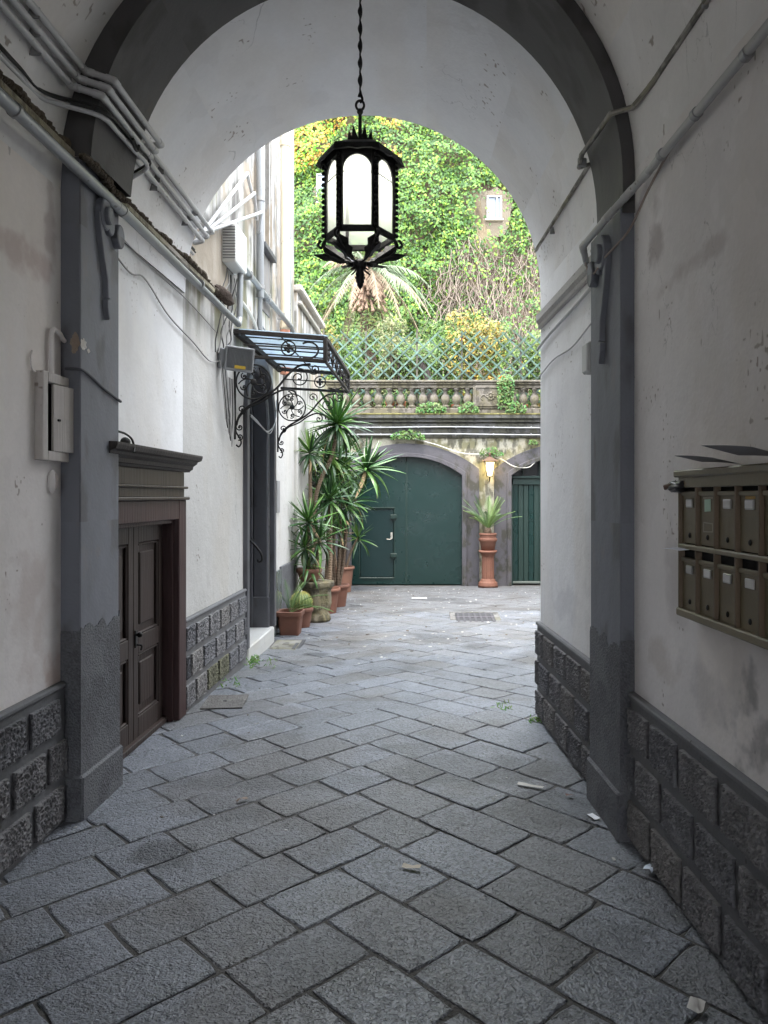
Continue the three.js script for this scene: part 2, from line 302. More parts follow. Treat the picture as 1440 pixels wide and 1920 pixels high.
// ---------- the covered passage: walls, vaults, transverse arch ----------
const blockGeos = [0, 1, 2, 3, 4].map((v) => {                       // vermiculated stone face, 0.30 x 0.19 m
  const W = 0.3, H = 0.19, nx = 44, ny = 28, P = [];
  const z = (i, j) => { const e = Math.min(i, nx - i, j, ny - j); if (e === 0) return -0.03; const x = i / nx * W * 58 + v * 30, y = j / ny * H * 58; const r = Math.abs(fbm(x, y, 2) - 0.5) * 2; return 0.016 + 0.0095 * (1 - ss(0, 0.45, r)) + 0.003 * vn(x * 0.3, y * 0.3) - (e === 1 ? 0.004 : 0); };
  const pt = (i, j) => { const e = Math.min(i, nx - i, j, ny - j), k = e === 0 ? 1 : 1; return [(i / nx - 0.5) * W * k + (e < 2 ? 0.003 * (vn(i * 0.7 + v * 9, j * 0.7) - 0.5) : 0), (j / ny - 0.5) * H + (e < 2 ? 0.004 * (vn(i * 0.5, j * 0.5 + v * 7) - 0.5) : 0), z(i, j)]; };
  for (let i = 0; i < nx; i++) for (let j = 0; j < ny; j++) { const a = pt(i, j), b = pt(i + 1, j), c = pt(i + 1, j + 1), d = pt(i, j + 1); P.push(...a, ...b, ...c, ...a, ...c, ...d); }
  const g = new THREE.BufferGeometry(); g.setAttribute('position', new THREE.BufferAttribute(new Float32Array(P), 3)); g.computeVertexNormals(); return uvBox(g);
});
function plinth(parent, x0, x1, side, moss, yOf = () => 0, H = 0.75) { // stone dado with three courses of blocks; x along the wall
  const len = x1 - x0, b = new MB();
  b.box((x0 + x1) / 2, H / 2 - 0.15, 0.0, len, H + 0.3, 0.05, 0, 0, 0, 0.002);
  b.build('plinth', mPlinth, parent);
  new MB().box((x0 + x1) / 2, H - 0.014, 0.024, len, 0.03, 0.03, 0, 0, 0, 0.008).build('plinth_cap', mPlinth, parent);
  for (let r = 0; r < 3; r++) {
    let x = x0 - (r % 2) * 0.17 - 0.05;
    while (x < x1) {
      const l = rr(0.28, 0.33), a = Math.max(x, x0 + 0.006), e = Math.min(x + l, x1 - 0.006); x += l + 0.045;
      if (e - a < 0.06) continue;
      const y = H - 0.06 - 0.1 - r * 0.235;
      const m = mesh('stone_block', blockGeos[Math.floor(rnd() * 5)], moss && moss((a + e) / 2, y) ? mMossBlock : mBlock[Math.floor(rnd() * 7) % 3], parent);
      m.position.set((a + e) / 2, y, 0.022); m.scale.set((e - a) / 0.3 * (rnd() < 0.5 ? 1 : 1), rr(0.97, 1.03), 1); m.rotation.z = rr(-0.006, 0.006);
    }
  }
}
const SPR = 3.38;
{ // wall with the small wooden door
  const w = onL(thing('passage_wall', 'whitewashed passage wall with dark stone dado, holding the brown wooden door', 'wall'), 0);
  const hole = rect(4.6, -0.3, 5.78, 1.56), s1 = rect(-8, -0.3, 4.25, SPR), s2 = rect(4.25, -0.3, 6.0, SPR);
  const cutout = new THREE.Shape(); cutout.moveTo(4.25, -0.3); cutout.lineTo(4.6, -0.3); cutout.lineTo(4.6, 1.56); cutout.lineTo(5.78, 1.56); cutout.lineTo(5.78, -0.3); cutout.lineTo(6.0, -0.3); cutout.lineTo(6.0, SPR); cutout.lineTo(4.25, SPR); cutout.closePath();
  new MB().ext(s1, 0.6, mat4(0, 0, -0.6)).build('plaster', mNearL, w);
  new MB().ext(cutout, 0.6, mat4(0, 0, -0.6)).build('plaster', M([0.85, 0.85, 0.855], 0.85, { map: wallTL, bumpMap: plasterB, bumpScale: 0.008 }), w);
  new MB().box(5.19, 0.6, -0.63, 1.6, 2.4, 0.05).build('back_wall', mRibGrey, w);
  plinth(w, 1.6, 3.99, 1);
  plinth(w, 5.965, 8.0, 1, (x, y) => y < 0.25 && x > 6.4 && x < 7.3);
}
{ // opposite wall
  const w = onR(thing('passage_wall', 'whitewashed passage wall with dark stone dado, holding the metal letterboxes', 'wall'), 0);
  new MB().ext(rect(-4.05, -0.3, 8, SPR), 0.6, mat4(0, 0, -0.6)).build('plaster', mNearR, w);
  new MB().ext(rect(-5.92, -0.3, -4.05, SPR), 0.6, mat4(0, 0, -0.6)).build('plaster', M([0.86, 0.86, 0.87], 0.85, { map: wallTR, bumpMap: plasterB, bumpScale: 0.008 }), w);
  plinth(w, -3.78, -1.3, -1);
  plinth(w, -5.93, -4.305, -1);
  const m = new MB(); m.box(-5.1, 3.13, 0.02, 1.6, 0.09, 0.05, 0, 0, 0, 0.02); m.box(-5.1, 3.07, 0.012, 1.6, 0.04, 0.03, 0, 0, 0, 0.008); m.build('string_course', M([0.5, 0.49, 0.48], 0.85, { map: plasterT, bumpMap: roughB, bumpScale: 0.008 }), w);
}
// vault: loft of sections (inner curve, outer box) with closed ends
function loft(sections, top) {                         // sections: arrays of [x, y, z]; the outside is flat
  const P = [], q = (a, b, c, d) => P.push(...a, ...b, ...c, ...a, ...c, ...d), out = sections.map((s) => { const x0 = s[0][0], x1 = s[s.length - 1][0]; return s.map((p, i) => { const t = i / (s.length - 1), w = 0.6; return t < 0.2 ? [x0 + (x0 > x1 ? w : -w), mix(s[0][1], top, t / 0.2), p[2]] : t > 0.8 ? [x1 + (x1 > x0 ? w : -w), mix(s[s.length - 1][1], top, (1 - t) / 0.2), p[2]] : [mix(x0 + (x0 > x1 ? w : -w), x1 + (x1 > x0 ? w : -w), (t - 0.2) / 0.6), top, p[2]]; }); });
  const n = sections[0].length;
  for (let k = 0; k + 1 < sections.length; k++) for (let i = 0; i + 1 < n; i++) { q(sections[k][i], sections[k][i + 1], sections[k + 1][i + 1], sections[k + 1][i]); q(out[k][i], out[k + 1][i], out[k + 1][i + 1], out[k][i + 1]); }
  for (const k of [0, sections.length - 1]) for (let i = 0; i + 1 < n; i++) { const a = [sections[k][i], out[k][i], out[k][i + 1], sections[k][i + 1]]; k ? q(...a.reverse()) : q(...a); }
  const g = new THREE.BufferGeometry(); g.setAttribute('position', new THREE.BufferAttribute(new Float32Array(P), 3));
  return g;
}
function smoothUv(g, len) { g.computeVertexNormals(); return uvBox(g); }
const smoothGeo = (g) => {                             // shared normals where faces meet at a small angle
  const p = g.attributes.position, N = p.count, acc = new Map(), fn = [];
  for (let t = 0; t < N; t += 3) { const a = V().fromBufferAttribute(p, t), b = V().fromBufferAttribute(p, t + 1), c = V().fromBufferAttribute(p, t + 2); fn.push(b.sub(a).cross(c.sub(a))); }
  const key = (i) => `${p.getX(i).toFixed(4)},${p.getY(i).toFixed(4)},${p.getZ(i).toFixed(4)}`;
  for (let i = 0; i < N; i++) { const k = key(i); if (!acc.has(k)) acc.set(k, []); acc.get(k).push(fn[(i / 3) | 0]); }
  const out = new Float32Array(N * 3);
  for (let i = 0; i < N; i++) { const f = fn[(i / 3) | 0], u = f.clone().normalize(), s = V(0, 0, 0); for (const q of acc.get(key(i))) if (q.clone().normalize().dot(u) > 0.75) s.add(q); s.normalize(); out.set([s.x, s.y, s.z], i * 3); }
  g.setAttribute('normal', new THREE.BufferAttribute(out, 3)); return uvBox(g);
};
const vaultSec = (D, xl, xr, y) => { const c = (xl + xr) / 2, r = (xr - xl) / 2, s = []; for (let i = 0; i <= 48; i++) { const a = Math.PI * i / 48; s.push([c + r * Math.cos(a), y + r * Math.sin(a), -D]); } return s; };
{
  const a = thing('barrel_vault', 'whitewashed barrel vault over the letterboxes, nearest the viewer', 'vault');
  mesh('plaster', smoothGeo(loft([-8, -3, 1.5, 4.2].map((D) => vaultSec(D, XL, XR(D), SPR)), 5.5)), mVault, a);
  const b = thing('barrel_vault', 'grey white barrel vault ending in the bright courtyard arch', 'vault');
  mesh('plaster', smoothGeo(loft([4.2, 5.1, 6.0].map((D) => vaultSec(D, XL + 0.02, XR(D) + 0.02 * (D - 4.2) / 1.8, SPR - 0.01)), 5.5)), M([0.84, 0.84, 0.85], 0.85, { map: plasterT, bumpMap: plasterB, bumpScale: 0.008 }), b);
}
{
  const t = thing('transverse_arch', 'dark grey painted arch on two pilasters dividing the passage', 'arch');
  const sec = (front) => { const c = -0.4, r = 1.39, s = [], cyf = (f) => mix(3.35, 3.46, f); const D = (f) => mix(front ? 3.77 : 4.34, front ? 3.98 : 4.52, f); s.push([c + r, 3.17, -D(0)]); for (let i = 0; i <= 50; i++) { const a = Math.PI * i / 50; if (Math.PI - a < 0.11) break; s.push([c + r * Math.cos(a), cyf(i / 50) + r * Math.sin(a), -D(i / 50)]); } s.push([c - r, 3.55, -D(1)]); return s; };
  mesh('rib', smoothGeo(loft([sec(true), sec(false)], 5.4)), mRibGrey, t);
  // pilasters: smooth painted shaft, coarse render with a ragged upper edge, foot
  const ragged = (x0, x1, y) => { const s = new THREE.Shape(); s.moveTo(x0, -0.2); s.lineTo(x1, -0.2); s.lineTo(x1, y + 0.03); for (let i = 1; i < 60; i++) s.lineTo(mix(x1, x0, i / 60), y + 0.16 * (fbm(i * 0.11 + y * 3, 5 + y, 5) - 0.5)); s.lineTo(x0, y - 0.02); s.closePath(); return s; };
  const pil = (place, w, off, top, yr) => {
    const g = new THREE.Group(); g.name = 'pilaster'; t.add(g); place(g);
    new MB().box(0, top / 2, off / 2 - 0.1, w, top, off + 0.2, 0, 0, 0, 0.006).build('shaft', mGrey, g);
    const r = new MB(); r.ext(ragged(-w / 2 - 0.004, w / 2 + 0.004, yr), off + 0.1, mat4(0, 0, -0.096)); r.build('coarse_render', mRough, g);
    new MB().box(0, 0.06, off / 2 - 0.1 + 0.011, w + 0.03, 0.36, off + 0.222, 0, 0, 0, 0.01).build('foot', mRough, g);
    return g;
  };
  pil((g) => onL(g, 4.25), 0.5, 0.105, 3.56, 1.02);
  pil((g) => onR(g, 4.04), 0.52, 0.072, 3.2, 0.98);
}
{ // storeys above the passage, the street end with its open doorway, an unseen wing added to block sky light into the courtyard
  const b = thing('apartment_building', 'pale storeys of the house over the vaulted passage', 'building');
  const m = new MB();
  m.box(1.1, 6.5, 1.1, 9.0, 2.0, 14.1, 0, 0, 0, 0); m.build('upper_storeys', mFacade, b);
  { const sw = rect(-2.6, -0.3, 2.6, 5.5); sw.holes.push(archPath(-1.45, 0.75, -0.29, 2.3)); new MB().ext(sw, 0.12, mat4(0, 0, 7.85)).build('street_front', M([0.1, 0.07, 0.05], 0.7, { map: woodT }), b); }
  new MB().box(5.08, 4.0, -12.1, 0.6, 9.4, 12.0, 0, 0, 0, 0).build('added_side_wing', mFacade, b);
  const f = rect(-2.55, -0.3, 5.6, 5.5), hole = new THREE.Path(); const vs = vaultSec(0, XL - 0.1, XR(6) + 0.12, SPR); hole.moveTo(XL - 0.1, -0.31 + 0.02); vs.slice().reverse().forEach((p) => hole.lineTo(p[0], p[1])); hole.lineTo(XR(6) + 0.12, -0.29); hole.closePath();
  f.holes.push(hole); new MB().ext(f, 0.22, mat4(0, 0, -5.99)).build('courtyard_front', mFacade, b);
}

// ---------- the house front along the courtyard ----------
const mStoneDark = M([0.085, 0.086, 0.098], 0.5, { map: greyT, bumpMap: plasterB, bumpScale: 0.006 });
const mMarble = M([0.62, 0.62, 0.6], 0.35, { map: plasterT });
const mDark = M([0.02, 0.022, 0.028], 0.3);
const mGlassDark = M([0.012, 0.016, 0.028], 0.12);
{
  const h = onL(thing('house_front', 'weathered cream house front with drainpipes and an arched doorway', 'building'), 0);
  const s = rect(6.0, -0.5, 9.4, 13), s2 = rect(9.4, -0.5, 11.6, 13);
  const sh = new THREE.Shape(); sh.moveTo(6.0, -0.5); sh.lineTo(8.07, -0.5); sh.lineTo(8.07, 2.6);
  for (let k = 1; k <= 24; k++) { const a = Math.PI - Math.PI * k / 24; sh.lineTo(8.735 + 0.665 * Math.cos(a), 2.6 + 0.665 * Math.sin(a)); }
  sh.lineTo(9.4, -0.5); sh.lineTo(9.52, -0.5); sh.lineTo(9.52, 7.6); sh.lineTo(6.0, 7.6); sh.closePath();
  sh.holes.push(rect(8.78, 4.72, 9.3, 7.3));
  new MB().ext(sh, 0.6, mat4(0, 0, -0.6), 0, 12).build('wall', mFacade, h);
  const s3 = rect(9.52, -0.6, 11.6, 7.6); new MB().ext(s3, 0.5, mat4(0, 0, -0.6)).build('wall', mFacade, h);
  new MB().box(10.95, 5.3, -0.06, 0.5, 4.4, 0.06, 0, 0, 0, 0.01).build('corner_strip', mFacade, h);
  // window with shutter, sill and mouldings
  const win = new MB().box(9.04, 6.06, -0.2, 0.56, 2.72, 0.04).build('window', mGlassDark, h);
  new MB().box(8.8, 6.06, -0.17, 0.04, 2.7, 0.05).box(9.28, 6.06, -0.17, 0.04, 2.7, 0.05).box(9.04, 5.7, -0.17, 0.5, 0.05, 0.05).build('frame', M([0.03, 0.035, 0.05], 0.5), win);
  new MB().box(9.04, 4.69, -0.02, 0.66, 0.06, 0.2).build('sill', mStoneDark, h);
  new MB().box(9.04, 4.3, 0.006, 0.46, 0.7, 0.02, 0, 0, 0, 0.006).build('apron', M([0.22, 0.21, 0.2], 0.85, { map: greyT, bumpMap: plasterB, bumpScale: 0.01 }), h);
  new MB().box(9.43, 5.5, 0.012, 0.16, 4.2, 0.03).build('pilaster_strip', mFacade, h);
  // stone lining of the doorway
  const ring = (o, i, y0) => { const r = archPath(8.07 - o, 9.4 + o, y0, 2.6, THREE.Shape); const q = archPath(8.07 + i, 9.4 - i, y0 - 0.0, 2.6, THREE.Path); const a = new THREE.Shape(); const R = 0.665 + o, I = 0.665 - i, c = 8.735; a.moveTo(c - R, y0); a.lineTo(c - R, 2.6); for (let k = 1; k <= 28; k++) { const t = Math.PI - Math.PI * k / 28; a.lineTo(c + R * Math.cos(t), 2.6 + R * Math.sin(t)); } a.lineTo(c + R, y0); a.lineTo(c + I, y0); for (let k = 0; k <= 28; k++) { const t = Math.PI * k / 28; a.lineTo(c + I * Math.cos(t), 2.6 + I * Math.sin(t)); } a.lineTo(c - I, y0); a.closePath(); return a; };
  new MB().ext(ring(0.09, 0.0, 0.1), 0.05, mat4(0, 0, -0.01), 0.008).ext(ring(-0.002, 0.05, 0.1), 0.16, mat4(0, 0, -0.2), 0.012).ext(ring(-0.002, 0.09, 0.1), 0.32, mat4(0, 0, -0.54), 0.006).build('door_surround', mStoneDark, h);
  for (const x of [8.07, 9.4]) { const d = x < 9 ? 1 : -1; new MB().box(x + d * 0.035, 0.28, -0.22, 0.11, 0.4, 0.42, 0, 0, 0, 0.01).build('door_base', mStoneDark, h); }
  new MB().box(8.735, 1.6, -0.58, 1.4, 3.6, 0.03).build('door_leaf', M([0.014, 0.014, 0.016], 0.4), h);
  new MB().box(8.735, -0.06, -0.24, 1.36, 0.32, 0.56, 0, 0, 0, 0.012).build('threshold', mMarble, h);
  // polished dado beyond the doorway
  new MB().box(10.0, 0.27, -0.08, 0.9, 0.9, 0.03).build('dado', M([0.17, 0.19, 0.19], 0.18, { map: greyT }), h);
  new MB().box(11.0, 0.3, -0.085, 1.1, 0.9, 0.04).build('dado', mRough, h);
  new MB().box(10.33, 1.73, -0.095, 0.2, 0.44, 0.015).build('niche', M([0.25, 0.25, 0.25], 0.8), h);
}
{ // lower wall with coping, beyond the corner of the house
  const w = onL(thing('garden_wall', 'lower weathered wall with sloping stone coping at the house corner', 'wall'), 0);
  new MB().box(12.9, 2.15, -0.3, 2.58, 5.6, 0.5, 0, 0, 0, 0.01).build('wall', mFacade, w);
  new MB().box(12.9, 4.97, -0.28, 2.66, 0.1, 0.62, 0, 0, 0, 0.02).box(12.9, 4.75, -0.02, 2.58, 0.06, 0.07, 0, 0, 0, 0.02).build('coping', M([0.5, 0.47, 0.43], 0.85, { map: plasterT, bumpMap: roughB, bumpScale: 0.01 }), w);
  new MB().box(16.2, 1.75, -0.65, 4.0, 5.2, 0.5, 0, 0, 0, 0.01).build('rear_wall', mFacade, w);
}

// ---------- back of the courtyard: arcade wall, gates, cornice, balustrade ----------
const backT = mapped(1024, 512, -3, -0.6, 6, 3.9, (u, v, x, y) => {       // lime render with moss and grime
  const [r, g, b] = plasterFn(1)(u, v, x, y);
  const m1 = ss(0.46, 0.68, fbm(x * 6 + 4, y * 4.4 + 30, 6) + 0.08 * ss(1.0, 1.6, x) * ss(0.8, 2.2, y)), m2 = ss(0.52, 0.68, fbm(x * 11 + 80, y * 5 + 10, 6));
  let c = [r, g * 0.99, b * 0.93]; c = c.map((q, i) => mix(q, [0.3, 0.29, 0.12][i], m1 * 0.75)); return c.map((q, i) => mix(q, [0.1, 0.1, 0.085][i], m2 * 0.7));
});
const mBack = M([0.42, 0.4, 0.345], 0.9, { map: backT, bumpMap: roughB, bumpScale: 0.012 });
const surroundT = mapped(1024, 512, -3, -0.6, 6, 3.9, (u, v, x, y) => { const k = 0.75 + 0.4 * (fbm(x * 4, y * 4, 5)); const m = ss(0.46, 0.66, fbm(x * 7 + 14, y * 5 + 6, 6)) * ss(0.0, 0.9, x), p = ss(0.64, 0.68, fbm(x * 12, y * 7, 4)); return [0, 1, 2].map((i) => mix(mix(k, [0.24, 0.25, 0.14][i] * 1.6, m * 0.8), [2.6, 2.4, 2.2][i] * 0.45, p * 0.5)); });
const mSurround = M([0.085, 0.081, 0.092], 0.8, { map: surroundT, bumpMap: roughB, bumpScale: 0.01 });
const oldT = tex(512, 512, 1.4, 1.4, (u, v) => { const a = fbm(u * 8, v * 8, 5, 8), m = ss(0.5, 0.64, fbm(u * 4 + 20, v * 4 + 7, 4, 4)), d = ss(0.55, 0.66, fbm(u * 16 + 3, v * 8 + 50, 4, 16)); const k = 0.6 + 0.5 * a; return [mix(mix(k, 0.5, m * 0.5), 0.2, d * 0.6), mix(mix(k * 0.98, 0.48, m * 0.5), 0.19, d * 0.6), mix(mix(k * 0.93, 0.28, m * 0.6), 0.16, d * 0.6)]; });
const mOldStone = M([0.17, 0.153, 0.135], 0.9, { map: oldT, bumpMap: roughB, bumpScale: 0.012 });
const mDarkStone = M([0.105, 0.105, 0.108], 0.85, { map: oldT, bumpMap: roughB, bumpScale: 0.012 });
const doorT = tex(512, 512, 2.2, 2.2, (u, v) => { const a = fbm(u * 4, v * 8, 4, 4), s = ss(0.62, 0.68, fbm(u * 16, v * 4 + 9, 4, 16)) * 0.25, k = 0.8 + 0.35 * a; return [k + s, k + s, k + s]; });
const doorR = tex(256, 256, 2.2, 2.2, (u, v) => 0.75 + 0.4 * (fbm(u * 8, v * 8, 4, 8) - 0.5), false);
const mGreen = M([0.0035, 0.021, 0.019], 0.38, { map: doorT, roughnessMap: doorR, bumpMap: plasterB, bumpScale: 0.004 });
const mGreenDark = M([0.007, 0.024, 0.02], 0.5, { map: doorT, bumpMap: plasterB, bumpScale: 0.003 });
const FB = floorY(18);
{
  const w = onB(thing('courtyard_wall', 'mossy plastered arcade wall under the stone balustrade', 'wall'), 0);
  const s = rect(-2.6, -0.7, 6.5, 3.15);
  s.holes.push(archPath(-1.86, 0.9, -0.69, 2.28, THREE.Path, 0.45), archPath(1.99, 4.75, -0.69, 2.28, THREE.Path, 0.45));
  new MB().ext(s, 0.6, mat4(0, 0, -0.6), 0, 12).build('plaster', mBack, w);
  const arch = (x0, x1) => {                           // stone surround: jambs and a segmental head
    const band = (o, i, y1, d, z) => { const c = (x0 + x1) / 2, h = (x1 - x0) / 2, a = new THREE.Shape(); const pts = (e, rise, ys) => { const H = h + e, r = (H * H + rise * rise) / (2 * rise), cy = ys + rise - r, A = Math.asin(H / r), o2 = []; for (let k = 0; k <= 22; k++) { const t = -A + 2 * A * k / 22; o2.push([c + r * Math.sin(t), cy + r * Math.cos(t)]); } return o2; };
      const O = pts(o, 0.45 + (o - 0) * 0.45, 2.28 + o * 0.3), I = pts(-i, 0.45, 2.28 - i); a.moveTo(c - h - o, -0.65); O.forEach((p) => a.lineTo(p[0], p[1])); a.lineTo(c + h + o, -0.65); a.lineTo(c + h - i, -0.65); I.reverse().forEach((p) => a.lineTo(p[0], p[1])); a.lineTo(c - h + i, -0.65); a.closePath(); return a; };
    new MB().ext(band(0.36, 0.0, 0, 0, 0), 0.05, mat4(0, 0, -0.01), 0.006).build('arch_surround', mSurround, w);
    new MB().ext(band(0.05, 0.04, 0, 0, 0), 0.1, mat4(0, 0, -0.02), 0.01).build('arch_moulding', mSurround, w);
  };
  arch(-1.86, 0.9); arch(1.99, 4.75);
  // entablature
  const e = new MB(); for (const [y, hgt, d] of [[3.19, 0.1, 0.05], [3.31, 0.13, 0.09], [3.44, 0.1, 0.14], [3.54, 0.08, 0.2], [3.63, 0.09, 0.27]]) e.box(1.9, y, d / 2 - 0.3, 9.2, hgt + 0.003, d + 0.6, 0, 0, 0, 0.012); e.build('cornice', mDarkStone, w);
  new MB().box(1.9, 3.69, -0.05, 9.2, 0.03, 0.66).build('cornice_edge', M([0.26, 0.24, 0.1], 0.95, { map: oldT, bumpMap: roughB, bumpScale: 0.015 }), w);
}
function steelGate() {
  const g = onB(thing('carriage_gate', 'dark green steel carriage gate with a small wicket door', 'gate'), -0.48, FB, -0.16);
  const leaf = (x0, x1, name) => { const s = new THREE.Shape(), c = 0, H = 1.38, rise = 0.45, r = (H * H + rise * rise) / (2 * rise), cy = 2.28 - FB + rise - r, y = (x) => cy + Math.sqrt(r * r - (x - c) * (x - c)); s.moveTo(x0, 0.02); s.lineTo(x1, 0.02); for (let k = 0; k <= 12; k++) { const x = mix(x1, x0, k / 12); s.lineTo(x, y(x) - 0.01); } s.closePath(); return s; };
  const L = leaf(-1.38, -0.03), hole = rect(-1.13, 0.18, -0.32, 1.86); L.holes.push(hole);
  const a = new MB().ext(L, 0.05, mat4(0, 0, 0), 0.004).build('gate_leaf', mGreen, g);
  const d = new MB().box(-0.725, 1.02, 0.012, 0.785, 1.655, 0.045).build('wicket_door', M([0.003, 0.018, 0.019], 0.36, { map: doorT, bumpMap: plasterB, bumpScale: 0.004 }), g);
  new MB().box(-0.725, 1.872, 0.058, 0.88, 0.03, 0.02).box(-1.15, 1.03, 0.058, 0.03, 1.7, 0.02).box(-0.3, 1.03, 0.058, 0.03, 1.7, 0.02).box(-0.725, 0.165, 0.058, 0.88, 0.03, 0.02).build('wicket_frame', mGreenDark, g);
  for (const y of [1.66, 0.72]) new MB().box(-0.32, y, 0.085, 0.16, 0.1, 0.06, 0, 0, 0, 0.008).box(-0.32, y - 0.06, 0.08, 0.1, 0.03, 0.04).build('hinge', mGreenDark, g);
  new MB().box(-0.37, 1.2, 0.045, 0.05, 0.14, 0.02).build('lock_plate', M([0.6, 0.58, 0.52], 0.35, { metal: 0.8 }), d);
  new MB().wire([V(-0.37, 1.13, 0.05), V(-0.37, 1.12, 0.1), V(-0.44, 1.11, 0.11), V(-0.49, 1.12, 0.1)], 0.011).build('handle', M([0.35, 0.33, 0.3], 0.4, { metal: 0.9 }), d);
  new MB().ext(leaf(0.0, 1.38), 0.05, mat4(0, 0, 0), 0.004).build('gate_leaf', mGreen, g);
  new MB().box(-0.012, 1.5, 0.035, 0.05, 2.98, 0.05).build('meeting_bar', mGreenDark, g);
  for (const q of [1.36, -1.36]) new MB().box(q, 1.25, 0.04, 0.04, 2.4, 0.04).build('edge_bar', mGreenDark, g);
}
steelGate();
{
  const g = onB(thing('plank_gate', 'dark green gate of upright boards beside the pedestal plant', 'gate'), 2.0, FB, -0.2);
  new MB().box(0.05, 1.3, 0.02, 0.1, 2.6, 0.1).box(2.68, 1.3, 0.02, 0.1, 2.6, 0.1).box(1.37, 2.52, 0.02, 2.72, 0.16, 0.1).box(1.37, 2.62, 0.05, 2.74, 0.05, 0.16).build('gate_frame', mGreenDark, g);
  for (let i = 0; i < 20; i++) new MB().box(0.165 + i * 0.127, 1.24, rr(-0.004, 0.004), 0.121, 2.42, 0.03, 0, 0, 0, 0.008).build('board', i % 3 ? mGreenDark : mGreen, g);
  new MB().box(1.37, 0.06, 0.03, 2.56, 0.05, 0.05).build('kick_rail', M([0.12, 0.14, 0.13], 0.5), g);
  new MB().box(1.37, 2.9, -0.15, 2.8, 0.6, 0.03).build('fanlight', mDark, g);
  for (const x of [0.35, 0.75, 1.6]) new MB().box(x, 2.8, -0.05, 0.03, 0.4, 0.03).build('fanlight_bar', mGreenDark, g);
}
{
  const b = onB(thing('balustrade', 'weathered stone balustrade along the garden terrace', 'balustrade'), 0, 3.705, 0.02);
  new MB().box(1.9, 0.07, 0, 9.2, 0.14, 0.3, 0, 0, 0, 0.015).build('base_course', mOldStone, b);
  new MB().box(1.9, 0.725, 0, 9.2, 0.05, 0.3, 0, 0, 0, 0.012).box(1.9, 0.775, 0, 9.2, 0.055, 0.38, 0, 0, 0, 0.015).box(1.9, 0.66, 0, 9.2, 0.08, 0.2, 0, 0, 0, 0.01).build('hand_rail', mOldStone, b);
  const prof = [[0, 0.14], [0.1, 0.14], [0.1, 0.2], [0.075, 0.21], [0.06, 0.235], [0.1, 0.3], [0.112, 0.36], [0.095, 0.43], [0.055, 0.5], [0.045, 0.54], [0.062, 0.56], [0.062, 0.575], [0.09, 0.59], [0.09, 0.63], [0, 0.63]];
  const bg = new MB().lathe(prof, 0, 0, 0, 12).geo();
  for (let x = -2.5; x < 6.3; x += 0.268) { if (x > 1.0 && x < 2.05) continue; if (x > 4.6 && x < 5.5) continue; const m = mesh('baluster', bg, mOldStone, b); m.position.set(x, 0, rr(-0.005, 0.005)); m.rotation.y = rr(0, 3); }
  for (const x of [1.53, 5.05]) { new MB().box(x, 0.39, 0, 0.84, 0.6, 0.3, 0, 0, 0, 0.01).build('pedestal', mOldStone, b);
    new MB().box(x, 0.63, 0.16, 0.76, 0.03, 0.03).box(x, 0.19, 0.16, 0.76, 0.03, 0.03).box(x - 0.365, 0.41, 0.16, 0.03, 0.44, 0.03).box(x + 0.365, 0.41, 0.16, 0.03, 0.44, 0.03).build('panel_frame', mOldStone, b);
    const r = new MB(); for (let k = 0; k < 9; k++) { const a = k / 9 * 6.283; r.ball(x + 0.075 * Math.cos(a), 0.42 + 0.075 * Math.sin(a), 0.155, [0.035, 0.035, 0.025], 7); } r.ball(x, 0.42, 0.16, [0.04, 0.04, 0.035], 8); for (const q of [-1, 1]) r.wire([V(x + q * 0.1, 0.4, 0.155), V(x + q * 0.17, 0.45, 0.155), V(x + q * 0.24, 0.38, 0.155), V(x + q * 0.19, 0.33, 0.155)], 0.016, 14); r.build('carving', mOldStone, b); }
}
// conduits on the cornice
for (const [y, off, lab] of [[3.385, 0.17, 'upper of two thin grey conduits under the balustrade cornice'], [3.22, 0.12, 'lower of two thin grey conduits under the balustrade cornice']]) {
  const c = onB(thing('conduit', lab, 'pipe', 'conduits along the cornice'), 0, 0, 0), m = new MB();
  m.wire([V(-2.5, y, off), V(-1, y - 0.006, off), V(0.5, y + 0.008, off), V(2.2, y - 0.012, off), V(4, y - 0.01, off)], 0.016, 40, 6); m.build('tube', M([0.42, 0.42, 0.43], 0.5), c);
  const mk = M([0.3, 0.3, 0.3], 0.6); for (let x = -2; x < 4; x += 0.9) new MB().box(x, y, off - 0.01, 0.03, 0.05, 0.05).build('clip', mk, c);
}
{ const c = onB(thing('cable', 'pale cable drooping from the cornice to the wall lamp', 'cable'), 0); const m = new MB(); m.wire([V(-2.4, 3.2, 0.08), V(-1.4, 3.2, 0.08), V(-0.6, 3.17, 0.09), V(0.2, 2.98, 0.08), V(0.8, 2.78, 0.08), V(1.2, 2.74, 0.08), V(1.5, 2.76, 0.05)], 0.014, 50, 5); m.wire([V(1.55, 2.7, 0.05), V(1.8, 2.62, 0.08), V(2.1, 2.45, 0.08), V(2.45, 2.43, 0.08), V(2.6, 2.55, 0.07)], 0.012, 40, 5); m.build('wire', M([0.5, 0.49, 0.45], 0.6), c); }

